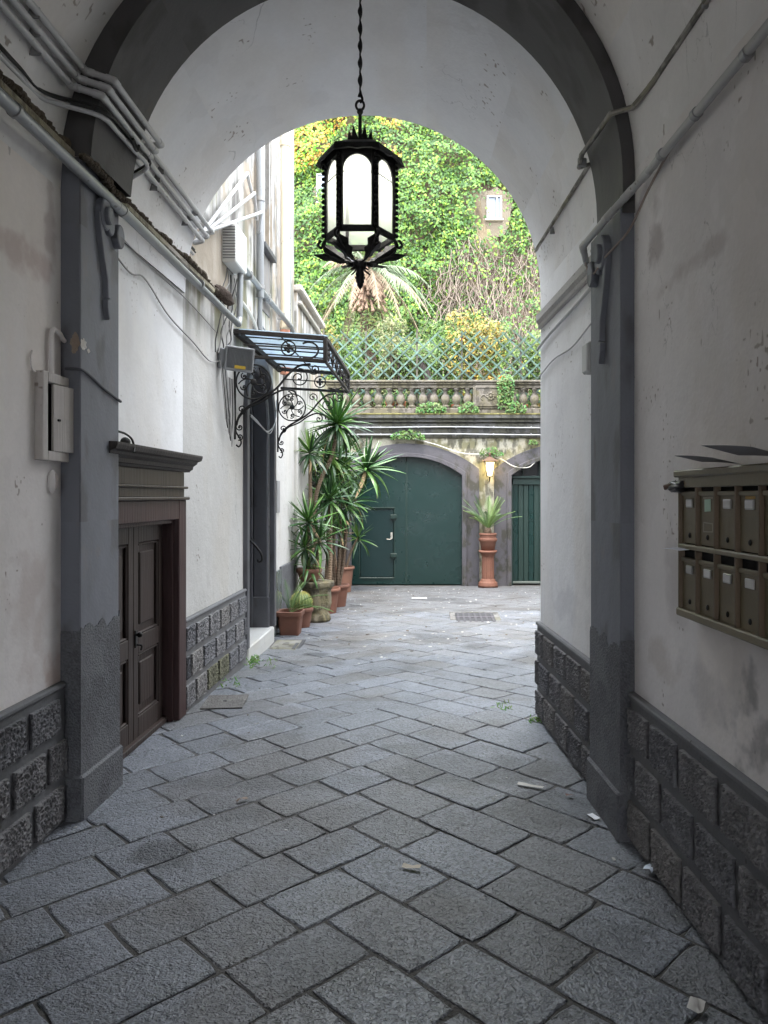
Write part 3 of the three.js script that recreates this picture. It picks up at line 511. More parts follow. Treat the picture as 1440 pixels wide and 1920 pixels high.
// ---------- terrace garden, ivy-covered cliff ----------
function instanced(name, geo, mat, list, parent, kind = 'stuff') {      // list: [matrix, colour]
  const m = new THREE.InstancedMesh(geo, mat, list.length); m.name = name; m.castShadow = m.receiveShadow = true;
  list.forEach(([x, c], i) => { m.setMatrixAt(i, x); if (c) m.setColorAt(i, c); });
  m.userData.kind = kind; (parent || scene).add(m); return m;
}
const leafShape = (pts, fold = 0.12) => {                               // half outline -> folded leaf, pointing +y, face +z
  const P = []; const L = pts.map(([x, y]) => [x, y, Math.abs(x) * -fold + 0]);
  for (const s of [-1, 1]) for (let i = 0; i + 1 < L.length; i++) { const a = [0, L[i][1], 0.02 * fold], b = [s * L[i][0], L[i][1], L[i][2]], c = [s * L[i + 1][0], L[i + 1][1], L[i + 1][2]], d = [0, L[i + 1][1], 0.02 * fold]; if (s > 0) P.push(...a, ...b, ...c, ...a, ...c, ...d); else P.push(...a, ...c, ...b, ...a, ...d, ...c); }
  const g = new THREE.BufferGeometry(); g.setAttribute('position', new THREE.BufferAttribute(new Float32Array(P), 3)); g.computeVertexNormals(); return uvBox(g);
};
const ivyLeaf = leafShape([[0.0, -0.42], [0.42, -0.5], [0.5, -0.12], [0.3, 0.05], [0.24, 0.3], [0, 0.6]], 0.35);
const ovalLeaf = leafShape([[0, -0.5], [0.2, -0.25], [0.24, 0.05], [0.14, 0.33], [0, 0.5]], 0.4);
const mLeaf = M([1, 1, 1], 0.62, { physical: true, transmission: 0.22, thickness: 0 });
const lookQ = (n, roll) => { const q = new THREE.Quaternion().setFromUnitVectors(V(0, 0, 1), n.normalize()); return q.multiply(new THREE.Quaternion().setFromAxisAngle(V(0, 0, 1), roll)); };
const col = (r, g, b) => new THREE.Color().setRGB(r, g, b);
const TY = 3.71;
struct('terrace_fill', new MB().box(1, 1.4, -21.8, 30, 4.4, 6.2, 0, 0, 0, 0).geo(), M([0.03, 0.028, 0.026], 0.95));
{
  const g = new THREE.BufferGeometry(), P = []; const nx = 30, nz = 6, y = (x, z) => TY - 0.02 + 0.5 * ss(-19.5, -25, z) + 0.12 * vn(x * 0.7, z * 0.7), p = (i, j) => { const x = -14 + 30 * i / nx, z = -18.25 - 8 * j / nz; return [x, j ? y(x, z) : TY - 0.02, z]; };
  for (let i = 0; i < nx; i++) for (let j = 0; j < nz; j++) P.push(...p(i, j), ...p(i + 1, j), ...p(i + 1, j + 1), ...p(i, j), ...p(i + 1, j + 1), ...p(i, j + 1));
  g.setAttribute('position', new THREE.BufferAttribute(new Float32Array(P), 3)); g.computeVertexNormals(); uvBox(g);
  struct('terrace_ground', g, M([0.09, 0.075, 0.05], 0.95, { bumpMap: roughB, bumpScale: 0.03 }));
}
const cliffZ = (x, y) => -24.6 - 0.07 * (y - 4) - 1.0 * (fbm(x * 0.28 + 5, y * 0.28 + 9, 4) - 0.5) - 0.12 * Math.max(0, -x - 3);
const cliffTop = (x) => 16.6 + 0.25 * (x + 1.5) + 0.9 * (vn(x * 0.8, 3) - 0.5);
{
  const g = new THREE.BufferGeometry(), P = [], nx = 60, ny = 50, p = (i, j) => { const x = -14 + 30 * i / nx, t = j / ny, y = mix(2.5, cliffTop(x), t); return [x, y, cliffZ(x, y)]; };
  for (let i = 0; i < nx; i++) { for (let j = 0; j < ny; j++) P.push(...p(i, j), ...p(i + 1, j), ...p(i + 1, j + 1), ...p(i, j), ...p(i + 1, j + 1), ...p(i, j + 1)); const a = p(i, ny), b = p(i + 1, ny); P.push(...a, ...b, b[0], b[1] + 0.3, -34, ...a, b[0], b[1] + 0.3, -34, a[0], a[1] + 0.3, -34); }
  g.setAttribute('position', new THREE.BufferAttribute(new Float32Array(P), 3)); smoothGeo(g);
  const tufa = tex(512, 512, 4, 4, (u, v) => { const a = fbm(u * 8, v * 8, 5, 8), b = ss(0.5, 0.66, fbm(u * 16 + 9, v * 8, 4, 16)); const k = 0.6 + 0.5 * a; return [mix(k, 0.45, b), mix(k * 0.93, 0.4, b), mix(k * 0.78, 0.33, b)]; });
  struct('cliff', g, M([0.3, 0.25, 0.19], 0.95, { map: tufa, bumpMap: roughB, bumpScale: 0.06 }));
}
// where the ivy is thin: round the small window, and over the dry vines lower down
const bareAt = (x, y) => {
  const w = 1 - ss(0.55, 1.15, Math.hypot((x - 2.25) / 0.8, (y - 11.2) / 1.15) + 0.6 * (fbm(x * 2, y * 2, 3) - 0.5));
  const dry = ss(-0.6, 1.6, x) * ss(11.0, 9.4, y + 0.3 * (4 - x) * 0.3) * ss(0.3, 0.5, fbm(x * 0.9 + 3, y * 0.7 + 8, 3) + 0.12 * ss(0, 3, x)) ;
  const edge = ss(3.0, 4.0, x + 1.2 * (fbm(x, y * 0.6, 3) - 0.5)) * 0.65 * ss(12.5, 11, y);
  return [w, Math.max(dry, edge)];
};
{
  const list = [];
  for (let i = 0; i < 105000; i++) {
    const x = rr(-8.5, 7.5), y = rr(4.0, Math.min(16.8, cliffTop(x) + 0.1)), [w, dry] = bareAt(x, y), cl = fbm(x * 1.3 + 50, y * 1.3, 3), hole = ss(0.44, 0.34, fbm(x * 2.3, y * 2.3 + 9, 3));
    if (rnd() < w * 0.98 || rnd() < dry * 0.74 || rnd() < hole * 0.55) continue;
    const bulge = 0.06 + 1.1 * cl * cl * Math.sqrt(rnd()) + 0.12 * rnd(), z = cliffZ(x, y) + bulge;
    const n = V(rr(-0.75, 0.75), rr(-0.25, 0.9), rr(0.45, 1.1)), s = rr(0.06, 0.118) * (dry > 0.4 ? 0.85 : 1);
    const t = fbm(x * 0.9 + 20, y * 0.9 + 4, 3), q = rnd(), b = rr(0.65, 1.35);
    let c = q < 0.16 ? [0.175, 0.27, 0.022] : q < 0.55 ? [0.085, 0.185, 0.016] : [0.036, 0.098, 0.013]; if (t > 0.55) c = [c[0] * 1.15, c[1] * 1.12, c[2]];
    const sunGlow = x < -0.8 && y > 12.6 && fbm(x * 0.8 + 2, y * 0.8 + 6, 4) + 0.12 * (y - 13.6) - 0.05 * (x + 2) > 0.5 ? 1 : 0;   // sunlit glow at the upper left, put into the leaf colour
    c = c.map((k, m) => mix(k, [0.55, 0.5, 0.04][m], sunGlow * (rnd() < 0.45 ? 0.7 : 0.15)));
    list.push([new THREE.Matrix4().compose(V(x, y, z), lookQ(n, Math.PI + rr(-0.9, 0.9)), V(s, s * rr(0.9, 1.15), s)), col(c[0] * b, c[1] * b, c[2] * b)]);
  }
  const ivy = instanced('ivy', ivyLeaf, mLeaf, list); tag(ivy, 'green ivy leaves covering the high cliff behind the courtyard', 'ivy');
}
{ // dry hanging vines
  const m = new MB(), geos = [];
  for (let i = 0; i < 4200; i++) {
    const x = rr(-2.5, 5.5), y = rr(5.2, 11.4), [w, dry] = bareAt(x, y); if (rnd() > dry * 1.1 + 0.03 || w > 0.7) continue;
    const z = cliffZ(x, y) + rr(0.06, 0.4), l = rr(0.35, 1.3), pts = []; let px = x, py = y, pz = z, a = rr(-0.5, 0.5);
    for (let k = 0; k < 5; k++) { pts.push(V(px, py, pz)); px += Math.sin(a) * l / 4; py -= Math.cos(a) * l / 4; pz += rr(-0.06, 0.06); a += rr(-0.6, 0.6); }
    geos.push(new THREE.TubeGeometry(new THREE.CatmullRomCurve3(pts), 6, rr(0.007, 0.018), 3));
  }
  geos.forEach((g) => m.add(g));
  const d = m.build('dry_vine', M([0.25, 0.2, 0.16], 0.95), scene); tag(d, 'tangle of dry brown vine stems hanging below the ivy', 'vines', null, 'stuff');
}
// two small windows in the cliff wall
for (const [x, y, wd, hg, lab] of [[2.27, 11.42, 0.46, 0.74, 'small white framed window in the bare patch of the ivy wall'], [-3.4, 12.0, 0.5, 0.9, 'pale window half hidden in ivy behind the hanging lantern']]) {
  const g = thing('cliff_window', lab, 'window'); const z = Math.max(cliffZ(x, y), cliffZ(x, y - 0.5), cliffZ(x, y + 0.5)) + 0.14; g.position.set(x, y, z);
  const bl = new THREE.Shape(); for (let i = 0; i < 40; i++) { const a = i / 40 * 6.283, k = (x > 0 ? 1 : 0.6) * (0.7 + 0.75 * fbm(Math.cos(a) * 1.6 + x, Math.sin(a) * 1.6 + 7, 4)); const px = Math.cos(a) * (wd * 0.5 + 0.32) * k, py = Math.sin(a) * (hg * 0.5 + 0.4) * k - 0.14; i ? bl.lineTo(px, py) : bl.moveTo(px, py); } bl.closePath(); new MB().ext(bl, 0.3, mat4(0, 0, -0.35)).build('surround', M([0.2, 0.165, 0.12], 0.9, { map: plasterT, bumpMap: roughB, bumpScale: 0.02 }), g);
  const f = new MB(); f.box(-wd / 2, 0, 0, 0.05, hg, 0.06).box(wd / 2, 0, 0, 0.05, hg, 0.06).box(0, hg / 2, 0, wd + 0.05, 0.05, 0.06).box(0, -hg / 2, 0, wd + 0.05, 0.05, 0.06).box(wd * 0.2, 0, 0, 0.04, hg, 0.05); f.build('frame', M([0.36, 0.36, 0.37], 0.5), g);
  new MB().box(0, 0, -0.035, wd, hg, 0.01).build('pane', x > 0 ? M([0.12, 0.14, 0.17], 0.1) : M([0.3, 0.34, 0.42], 0.15), g);
  new MB().box(0, -hg / 2 - 0.05, 0.02, wd + 0.14, 0.05, 0.14).build('sill', M([0.6, 0.55, 0.47], 0.8), g);
}
// lattice fence of green slats
{
  const f = thing('lattice_fence', 'weathered turquoise green lattice fence behind the balustrade', 'fence'); f.position.set(0, TY, -18.45);
  const mS = [[0.07, 0.135, 0.115], [0.09, 0.16, 0.138], [0.06, 0.11, 0.095]].map((c) => M(c, 0.75, { map: oldT })), x0 = -2.6, x1 = 4.2, y0 = 0.62, y1 = 2.02, sp = 0.33;
  for (const dir of [1, -1]) for (let k = x0 - 1.6; k < x1 + 1.6; k += sp) {
    const top = y1 + rr(-0.12, 0.14); let t0 = y0 - 0.3, t1 = top, a = (t) => k + dir * (t - y0) * 1.05;
    if (dir > 0 ? a(t1) < x0 || k > x1 : a(t1) > x1 || k < x0) { if (a(t0) < x0 && a(t1) < x0) continue; if (a(t0) > x1 && a(t1) > x1) continue; }
    const inv = (x) => y0 + (x - k) * dir / 1.05; if (dir > 0) { t0 = Math.max(t0, inv(x0)); t1 = Math.min(t1, inv(x1)); } else { t0 = Math.max(t0, inv(x1)); t1 = Math.min(t1, inv(x0)); }
    if (t1 - t0 < 0.15) continue;
    const ax = a(t0), bx = a(t1), L = Math.hypot(bx - ax, t1 - t0);
    new MB().box((ax + bx) / 2, (t0 + t1) / 2, dir * 0.009, 0.041, L, 0.012, 0, 0, -Math.atan2(bx - ax, t1 - t0), 0.002).build('slat', pick(mS), f);
  }
  for (const x of [-2.55, -1.5, -0.24, 0.87, 2.33, 4.15]) new MB().box(x, 1.0, -0.045, 0.045, 2.2 + rr(0, 0.1), 0.045).build('post', M([0.08, 0.075, 0.06], 0.8, { map: oldT }), f);
}
// shrubs behind the fence
function shrub(x, z, rx, ry, tones, label, nLeaf, fruit) {
  const g = thing('garden_shrub', label, 'shrub', 'shrubs behind the lattice fence'); g.position.set(x, TY, z);
  const tk = new MB(); for (let i = 0; i < 4; i++) { const a = rr(0, 6.28), b = rr(0.15, 0.4); tk.wire([V(rr(-0.05, 0.05), -0.05, rr(-0.05, 0.05)), V(Math.cos(a) * b * 0.4, ry * 0.6, Math.sin(a) * b * 0.4), V(Math.cos(a) * b, ry * 1.2, Math.sin(a) * b)], rr(0.025, 0.05), 8, 6); } tk.build('trunk', M([0.06, 0.045, 0.035], 0.9), g);
  const list = []; const clumps = []; for (let i = 0; i < 14; i++) { const a = rr(0, 6.28), r = Math.sqrt(rnd()) * 0.72, h = rr(-0.8, 0.8); clumps.push([Math.cos(a) * r * rx, ry * (0.95 + h * Math.sqrt(1 - r * r * 0.8)), Math.sin(a) * r * rx * 0.7, rr(0.28, 0.45)]); }
  for (let i = 0; i < nLeaf; i++) { const k = pick(clumps), d = V(rr(-1, 1), rr(-1, 1), rr(-1, 1)).normalize().multiplyScalar(k[3] * Math.cbrt(rr(0.15, 1))); const s = rr(0.06, 0.12), c = pick(tones), b = rr(0.6, 1.35); list.push([new THREE.Matrix4().compose(V(k[0] + d.x * rx, k[1] + d.y * ry, k[2] + d.z * rx * 0.8), lookQ(V(rr(-1, 1), rr(-0.2, 1), rr(-0.2, 1)), rr(0, 6.28)), V(s, s * 1.3, s)), col(c[0] * b, c[1] * b, c[2] * b)]); }
  instanced('crown', ovalLeaf, mLeaf, list, g);
  if (fruit) for (let i = 0; i < fruit; i++) { const k = pick(clumps); new MB().ball(k[0] + rr(-0.2, 0.2) * rx, k[1] + rr(-0.3, 0.2) * ry, k[2] + 0.35 * rx, 0.045, 8).build('fruit', M([0.75, 0.28, 0.03], 0.5), g); }
}
const gr = [[0.08, 0.16, 0.022], [0.13, 0.2, 0.028], [0.045, 0.1, 0.016]], yl = [[0.22, 0.19, 0.03], [0.16, 0.18, 0.03], [0.08, 0.125, 0.022], [0.28, 0.18, 0.035]], ol = [[0.14, 0.165, 0.045], [0.22, 0.22, 0.09], [0.075, 0.105, 0.022]];
shrub(-3.1, -20.0, 1.1, 1.56, yl, 'yellow green shrub behind the glass canopy end of the fence', 3400, 2);
shrub(-1.9, -20.6, 0.8, 1.25, gr, 'low green shrub in front of the palm trunk', 2200, 0);
shrub(-0.75, -19.9, 1.0, 1.44, ol, 'olive shrub with pale blossom heads right of the palm trunk', 3200, 1);
shrub(0.45, -20.2, 0.95, 1.44, gr, 'green shrub behind the middle of the lattice fence', 2800, 1);
shrub(1.35, -19.9, 1.0, 1.50, [...yl, [0.45, 0.3, 0.04]], 'shrub with the most yellow orange leaves behind the fence', 3400, 5);
shrub(2.6, -20.1, 1.0, 1.50, gr, 'green shrub above the carved balustrade panel', 3000, 2);
shrub(3.7, -20.0, 1.0, 1.50, yl, 'yellow green shrub by the right hand vault edge', 2600, 1);
// palm with drooping half-dry fronds
{
  const p = thing('palm_tree', 'palm with drooping grey green and dry fronds behind the fence', 'tree'); p.position.set(-1.65, TY, -21);
  const tr = new MB(); const pr = []; for (let i = 0; i <= 40; i++) pr.push([0.19 + 0.05 * ((i % 2) ? 1 : 0) + (i > 30 ? 0.12 * (i - 30) / 10 : 0), i * 0.1]); tr.lathe(pr, 0, 0, 0, 12); tr.build('trunk', M([0.1, 0.065, 0.045], 0.95, { bumpMap: roughB, bumpScale: 0.03 }), p);
  const husk = new MB(); for (let i = 0; i < 90; i++) { const a = rr(0, 6.28), y = rr(3.4, 4.4); husk.add(new THREE.ConeGeometry(0.05, rr(0.5, 0.9), 4), mat4(Math.cos(a) * 0.3, y, Math.sin(a) * 0.3, Math.sin(a) * -0.5, 0, Math.cos(a) * 0.5)); } husk.build('husks', M([0.3, 0.2, 0.14], 0.95), p);
  const fern = []; for (let i = 0; i < 1300; i++) { const a = rr(0, 6.28), y = rr(2.1, 3.5), r = rr(0.22, 0.55) * (1 - Math.abs(y - 2.9) * 0.4); fern.push([new THREE.Matrix4().compose(V(Math.cos(a) * r, y, Math.sin(a) * r), lookQ(V(Math.cos(a) + rr(-0.5, 0.5), rr(0, 1), Math.sin(a) + 0.3), rr(0, 6.28)), V(0.06, 0.14, 0.06)), col(rr(0.07, 0.16), rr(0.11, 0.2), 0.03)]); } instanced('fern', ovalLeaf, mLeaf, fern, p);
  const mF = [M([0.15, 0.185, 0.11], 0.75), M([0.115, 0.155, 0.085], 0.75), M([0.24, 0.18, 0.12], 0.9)];
  for (let i = 0; i < 34; i++) {
    const a = i * 2.4 + rr(-0.2, 0.2), el = i < 24 ? rr(0.0, 1.1) : rr(-0.5, 0.1), L = rr(1.7, 2.4), m = new MB(), pts = [], P = [];
    for (let k = 0; k <= 8; k++) { const t = k / 8, r = L * t * Math.cos(el) * (1 - 0.15 * t), y = 4.35 + L * t * Math.sin(el) - 1.25 * t * t * (0.6 + 0.6 * Math.cos(el)); pts.push(V(Math.cos(a) * r, y, Math.sin(a) * r)); }
    const cv = new THREE.CatmullRomCurve3(pts); m.add(new THREE.TubeGeometry(cv, 8, 0.014, 3));
    for (let k = 2; k < 46; k++) { const t = k / 46, c = cv.getPoint(t), tg = cv.getTangent(t), sd = V(-tg.z, 0, tg.x).normalize(); for (const s of [-1, 1]) { const l = 0.42 * Math.sin(Math.PI * Math.min(1, t * 0.85 + 0.15)) * rr(0.8, 1.15), e = c.clone().addScaledVector(sd, s * l * 0.6).addScaledVector(tg, l * 0.55).add(V(rr(-0.03, 0.03), -l * rr(0.25, 0.75), rr(-0.03, 0.03))), w = tg.clone().multiplyScalar(0.018); P.push(c.x - w.x, c.y - w.y, c.z - w.z, c.x + w.x, c.y + w.y, c.z + w.z, e.x, e.y, e.z); } }
    const g = new THREE.BufferGeometry(); g.setAttribute('position', new THREE.BufferAttribute(new Float32Array(P), 3)); g.computeVertexNormals(); m.add(g);
    m.build('frond', i >= 24 || i % 5 === 4 ? mF[2] : mF[i % 2], p);
  }
}
{ // dark trunk leaning behind the fence
  const t = thing('leaning_trunk', 'dark crooked tree trunk seen through the lattice', 'tree'); t.position.set(-0.1, TY, -19.4);
  new MB().wire([V(0.35, 0, 0), V(0.2, 0.6, 0), V(0.1, 1.2, 0.05), V(-0.15, 1.6, 0)], 0.09, 16, 8).build('trunk', M([0.05, 0.04, 0.035], 0.9, { bumpMap: roughB, bumpScale: 0.02 }), t);
  const lf = []; for (let i = 0; i < 500; i++) { const d = V(rr(-1, 1), rr(-0.6, 0.6), rr(-0.6, 0.6)); lf.push([new THREE.Matrix4().compose(V(-0.15 + d.x * 0.5, 1.75 + d.y * 0.4, d.z * 0.5), lookQ(V(rr(-1, 1), 1, rr(0, 1)), rr(0, 6)), V(0.09, 0.12, 0.09)), col(0.1, rr(0.12, 0.24), 0.03)]); } instanced('crown', ovalLeaf, mLeaf, lf, t);
}
// weeds rooted on the balustrade and cornice
function weed(x, y, z, w, h, n, label, droop = 0) {
  const g = thing('wall_weed', label, 'weed', 'weeds on the courtyard stonework'); g.position.set(x, y, z); const l = [];
  for (let i = 0; i < n; i++) { const px = rr(-1, 1) * w, s = rr(0.045, 0.085); l.push([new THREE.Matrix4().compose(V(px, h * rr(0, 1) * (1 - (px / w) ** 2 * 0.6) - droop * rnd(), rr(0.0, 0.14)), lookQ(V(rr(-0.8, 0.8), rr(-0.1, 1), rr(0.2, 1)), rr(0, 6.28)), V(s, s * 1.2, s)), col(rr(0.05, 0.13), rr(0.11, 0.24), rr(0.025, 0.05))]); }
  instanced('leaves', ovalLeaf, mLeaf, l, g);
  const st = new MB(); for (let i = 0; i < 6; i++) st.wire([V(rr(-0.3, 0.3) * w, 0, 0.02), V(rr(-0.6, 0.6) * w, h * 0.4 - droop * 0.4, 0.06), V(rr(-0.8, 0.8) * w, h * 0.8 - droop * 0.8, 0.08)], 0.005, 6, 3); st.build('stems', M([0.1, 0.12, 0.04], 0.8), g);
}
weed(0.1, 3.72, ZB + 0.2, 0.36, 0.25, 260, 'wide leafy weed at the foot of the balusters');
weed(1.0, 3.72, ZB + 0.2, 0.24, 0.26, 190, 'leafy weed beside the carved balustrade panel');
weed(2.12, 3.72, ZB + 0.2, 0.24, 0.28, 170, 'leafy weed at the end of the carved panel by the balusters');
weed(1.88, 4.5, ZB + 0.16, 0.2, 0.3, 420, 'trailing weed hanging over the carved balustrade panel', 0.75);
weed(-0.45, 3.1, ZB + 0.08, 0.4, 0.22, 240, 'fern clump growing above the carriage gate arch');
weed(1.55, 2.72, ZB + 0.06, 0.28, 0.22, 120, 'fern clump growing just above the wall lamp', 0.05);
weed(2.55, 2.98, ZB + 0.08, 0.1, 0.12, 40, 'tiny bright weed above the plank gate arch');
// terracotta pots on the terrace behind the balusters
for (const [x, lab, hgt] of [[-0.9, 'small orange pot behind the balusters under the fence, leftmost', 0.28], [-0.62, 'orange pot behind the balusters, second from the canopy', 0.28], [0.72, 'orange pot behind the balusters beside the carved panel', 0.2], [2.36, 'orange pot behind the balusters beyond the carved panel', 0.2]]) {
  const g = thing('terrace_pot', lab, 'pot', 'pots behind the balustrade'); g.position.set(x, TY + 0.02, -18.3);
  new MB().lathe([[0, 0], [0.08, 0], [0.11, hgt], [0.125, hgt], [0.125, hgt + 0.05], [0.1, hgt + 0.05], [0.09, hgt - 0.02], [0, hgt - 0.02]], 0, 0, 0, 14).build('pot', M([0.42, 0.13, 0.06], 0.8), g);
  const l = []; for (let i = 0; i < 60; i++) l.push([new THREE.Matrix4().compose(V(rr(-0.12, 0.12), hgt + rr(0.02, 0.3), rr(-0.1, 0.1)), lookQ(V(rr(-1, 1), 0.5, 1), rr(0, 6)), V(0.06, 0.1, 0.06)), col(rr(0.06, 0.14), rr(0.15, 0.26), 0.04)]); instanced('plant', ovalLeaf, mLeaf, l, g);
}

// ---------- pipes and cables on the walls ----------
const mPipeW = M([0.54, 0.54, 0.55], 0.4, { map: plasterT }), mPipeG = M([0.3, 0.315, 0.33], 0.42, { metal: 0.3, map: greyT }), mCable = M([0.02, 0.019, 0.018], 0.7), mTin = M([0.3, 0.3, 0.3], 0.5, { metal: 0.5 });
mPipeG.map = plasterT;
const wallL = (D, Y, off) => V(XL + off, Y, -D), wallR = (D, Y, off) => V(XR(D) - off, Y, -D);
for (const [k, lab] of [[0, 'lowest of the three white pipes along the passage wall'], [1, 'middle one of the three white pipes along the passage wall'], [2, 'uppermost of the three white pipes along the passage wall']]) {
  const g = thing('white_pipe', lab, 'pipe', 'white pipes high on the passage wall'), y = 3.86 + k * 0.056, o = 0.045, far = 6.08 + k * 0.06;
  const lean = (yy, c, r, cy) => c - Math.sqrt(r * r - (yy - cy) ** 2) - XL;   // the vault leans inwards here
  const a = lean(y, -0.455, 1.505, SPR) + o, rib = lean(y, -0.4, 1.39, 3.46) + 0.035, b = lean(y, -0.533, 1.427, 3.37) + o;
  const pts = [wallL(1.2, y, a), wallL(3.86 + k * 0.03, y, a), wallL(3.9 + k * 0.03, y - 0.03, rib), wallL(4.58 + k * 0.04, y - 0.04, rib), wallL(4.66 + k * 0.05, y + 0.0, b), wallL(far, y - 0.04, b), wallL(far + 0.05, y - 0.04, 0.06), wallL(7.9 + k * 0.2, 5.15 - k * 0.13, 0.06 + k * 0.03), wallL(8.3 + k * 0.1, 4.98 - k * 0.13, 0.05)];
  new MB().pipe(pts, 0.018, 10).build('tube', mPipeW, g);
  for (const d of [2.6, 3.55 - k * 0.05, 5.05, 5.7 + k * 0.05]) { const rr0 = d > 4.5 ? b : a; new MB().box(XL + rr0 - 0.02, y - (d > 4.6 ? 0.03 : 0), -d, 0.055, 0.05, 0.012).cyl(wallL(d, y - 0.02, rr0 - 0.03), wallL(d, y - 0.02, 0.0), 0.005).build('bracket', mTin, g); }
}
{
  const g = thing('drain_pipe', 'thick grey metal pipe running level along the passage wall', 'pipe');
  new MB().pipe([wallL(1.2, 3.445, 0.14), wallL(4.45, 3.445, 0.14), wallL(7.3, 3.42, 0.12), wallL(7.42, 3.5, 0.1), wallL(7.56, 4.18, 0.08)], 0.03, 14, 1.06).build('tube', mPipeG, g);
  for (const d of [2.2, 3.3, 4.47, 6.0]) new MB().cyl(wallL(d - 0.012, 3.445, 0.14), wallL(d + 0.012, 3.445, 0.14), 0.036, 0.036, 14).cyl(wallL(d, 3.47, 0.13), wallL(d, 3.5, 0.0), 0.006).build('collar', mTin, g);
}
{ // ledge crusted with dirt, over the grey pipe
  const g = thing('grimy_ledge', 'narrow ledge crusted with brown dirt just above the grey pipe', 'ledge'); const m = new MB();
  for (const [d0, d1] of [[1.2, 3.98], [4.5, 6.6]]) m.box(XL + 0.04, 3.555, -(d0 + d1) / 2, 0.1, 0.05, d1 - d0, 0, 0, 0, 0.01);
  m.build('ledge', M([0.4, 0.37, 0.34], 0.9, { map: oldT, bumpMap: roughB, bumpScale: 0.01 }), g);
  const c = new MB(), pts = []; for (let d = 1.3; d < 6.9; d += 0.045) { const rb = d > 3.95 && d < 4.54, out = rb ? 0.12 : 0.06; pts.push(wallL(d, (rb ? 3.535 : 3.595) + 0.014 * (vn(d * 7, 2) - 0.5), out + 0.05 * (vn(d * 5, 9) - 0.3))); }
  for (let i = 0; i < pts.length; i++) c.ball(pts[i].x, pts[i].y, pts[i].z, [rr(0.02, 0.04), rr(0.014, 0.028), rr(0.03, 0.045)], 6);
  c.build('crust', M([0.085, 0.065, 0.045], 0.95, { bumpMap: roughB, bumpScale: 0.015 }), g);
}
{
  const g = thing('cable_conduit', 'grey conduit with loose black cables above the grimy ledge', 'cable'), pts = [], w1 = [], w2 = [];
  for (let d = 1.3; d < 6.3; d += 0.22) { const rib = 0.2 * ss(3.75, 3.95, d) * ss(4.8, 4.6, d), y = 3.72 + 0.05 * ss(3.6, 4.3, d) - 0.04 * ss(4.8, 6.1, d); pts.push(wallL(d, y, 0.04 + rib)); w1.push(wallL(d, y + 0.035 + 0.018 * (vn(d * 6, 4) - 0.5), 0.05 + rib)); w2.push(wallL(d, y + 0.02 + 0.04 * (vn(d * 9, 7) - 0.5), 0.06 + rib)); }
  new MB().wire(pts, 0.013, 90, 8).build('conduit', mPipeW, g); new MB().wire(w1, 0.008, 120, 5).wire(w2, 0.006, 120, 5).build('cables', mCable, g);
  const loop = []; for (let k = 0; k < 14; k++) { const a = k / 12 * 6.28; loop.push(wallL(4.32 + 0.03 * Math.cos(a), 3.77 + 0.03 * Math.sin(a), 0.26 + k * 0.002)); } new MB().wire(loop, 0.008, 40, 5).build('coil', mCable, g);
}
{ // thin cords sagging on the wall
  const g = thing('sagging_cable', 'thin cords sagging on the wall below the grey pipe past the pilaster', 'cable'), m = new MB();
  m.wire([wallL(4.55, 3.27, 0.02), wallL(4.9, 3.2, 0.02), wallL(5.1, 3.24, 0.02), wallL(5.6, 3.1, 0.02), wallL(6.2, 3.02, 0.02), wallL(6.7, 2.95, 0.02), wallL(7.05, 3.02, 0.03)], 0.006, 60, 5); m.wire([wallL(4.55, 3.4, 0.02), wallL(5.2, 3.35, 0.02), wallL(6.0, 3.33, 0.02), wallL(6.9, 3.25, 0.02)], 0.005, 40, 5); m.build('cord', M([0.3, 0.29, 0.28], 0.7), g);
  new MB().box(XL + 0.015, 3.33, -4.6, 0.03, 0.09, 0.06).build('junction_box', M([0.55, 0.58, 0.52], 0.6), g);
}
{ const g = thing('pilaster_cord', 'dark cord stapled across the painted pilaster by the meter cabinet', 'cable'); new MB().wire([wallL(3.99, 2.42, 0.03), wallL(3.99, 2.415, 0.112), wallL(4.1, 2.4, 0.112), wallL(4.25, 2.36, 0.112), wallL(4.4, 2.33, 0.112), wallL(4.51, 2.31, 0.112)], 0.008, 40, 6).build('cord', M([0.09, 0.09, 0.1], 0.7), g); }
{ const g = thing('surface_conduit', 'painted over conduit rising from the meter cabinet', 'pipe'); new MB().wire([wallL(3.86, 2.37, 0.02), wallL(3.86, 2.5, 0.02), wallL(3.87, 2.6, 0.022), wallL(3.93, 2.6, 0.025), wallL(3.97, 2.575, 0.025), wallL(4.0, 2.57, 0.02)], 0.012, 40, 8).build('tube', mNearL, g); new MB().wire([wallL(3.7, 2.46, 0.006), wallL(3.68, 2.42, 0.01), wallL(3.69, 2.37, 0.01), wallL(3.72, 2.36, 0.01)], 0.006, 20, 6).build('wire_end', mNearL, g); }
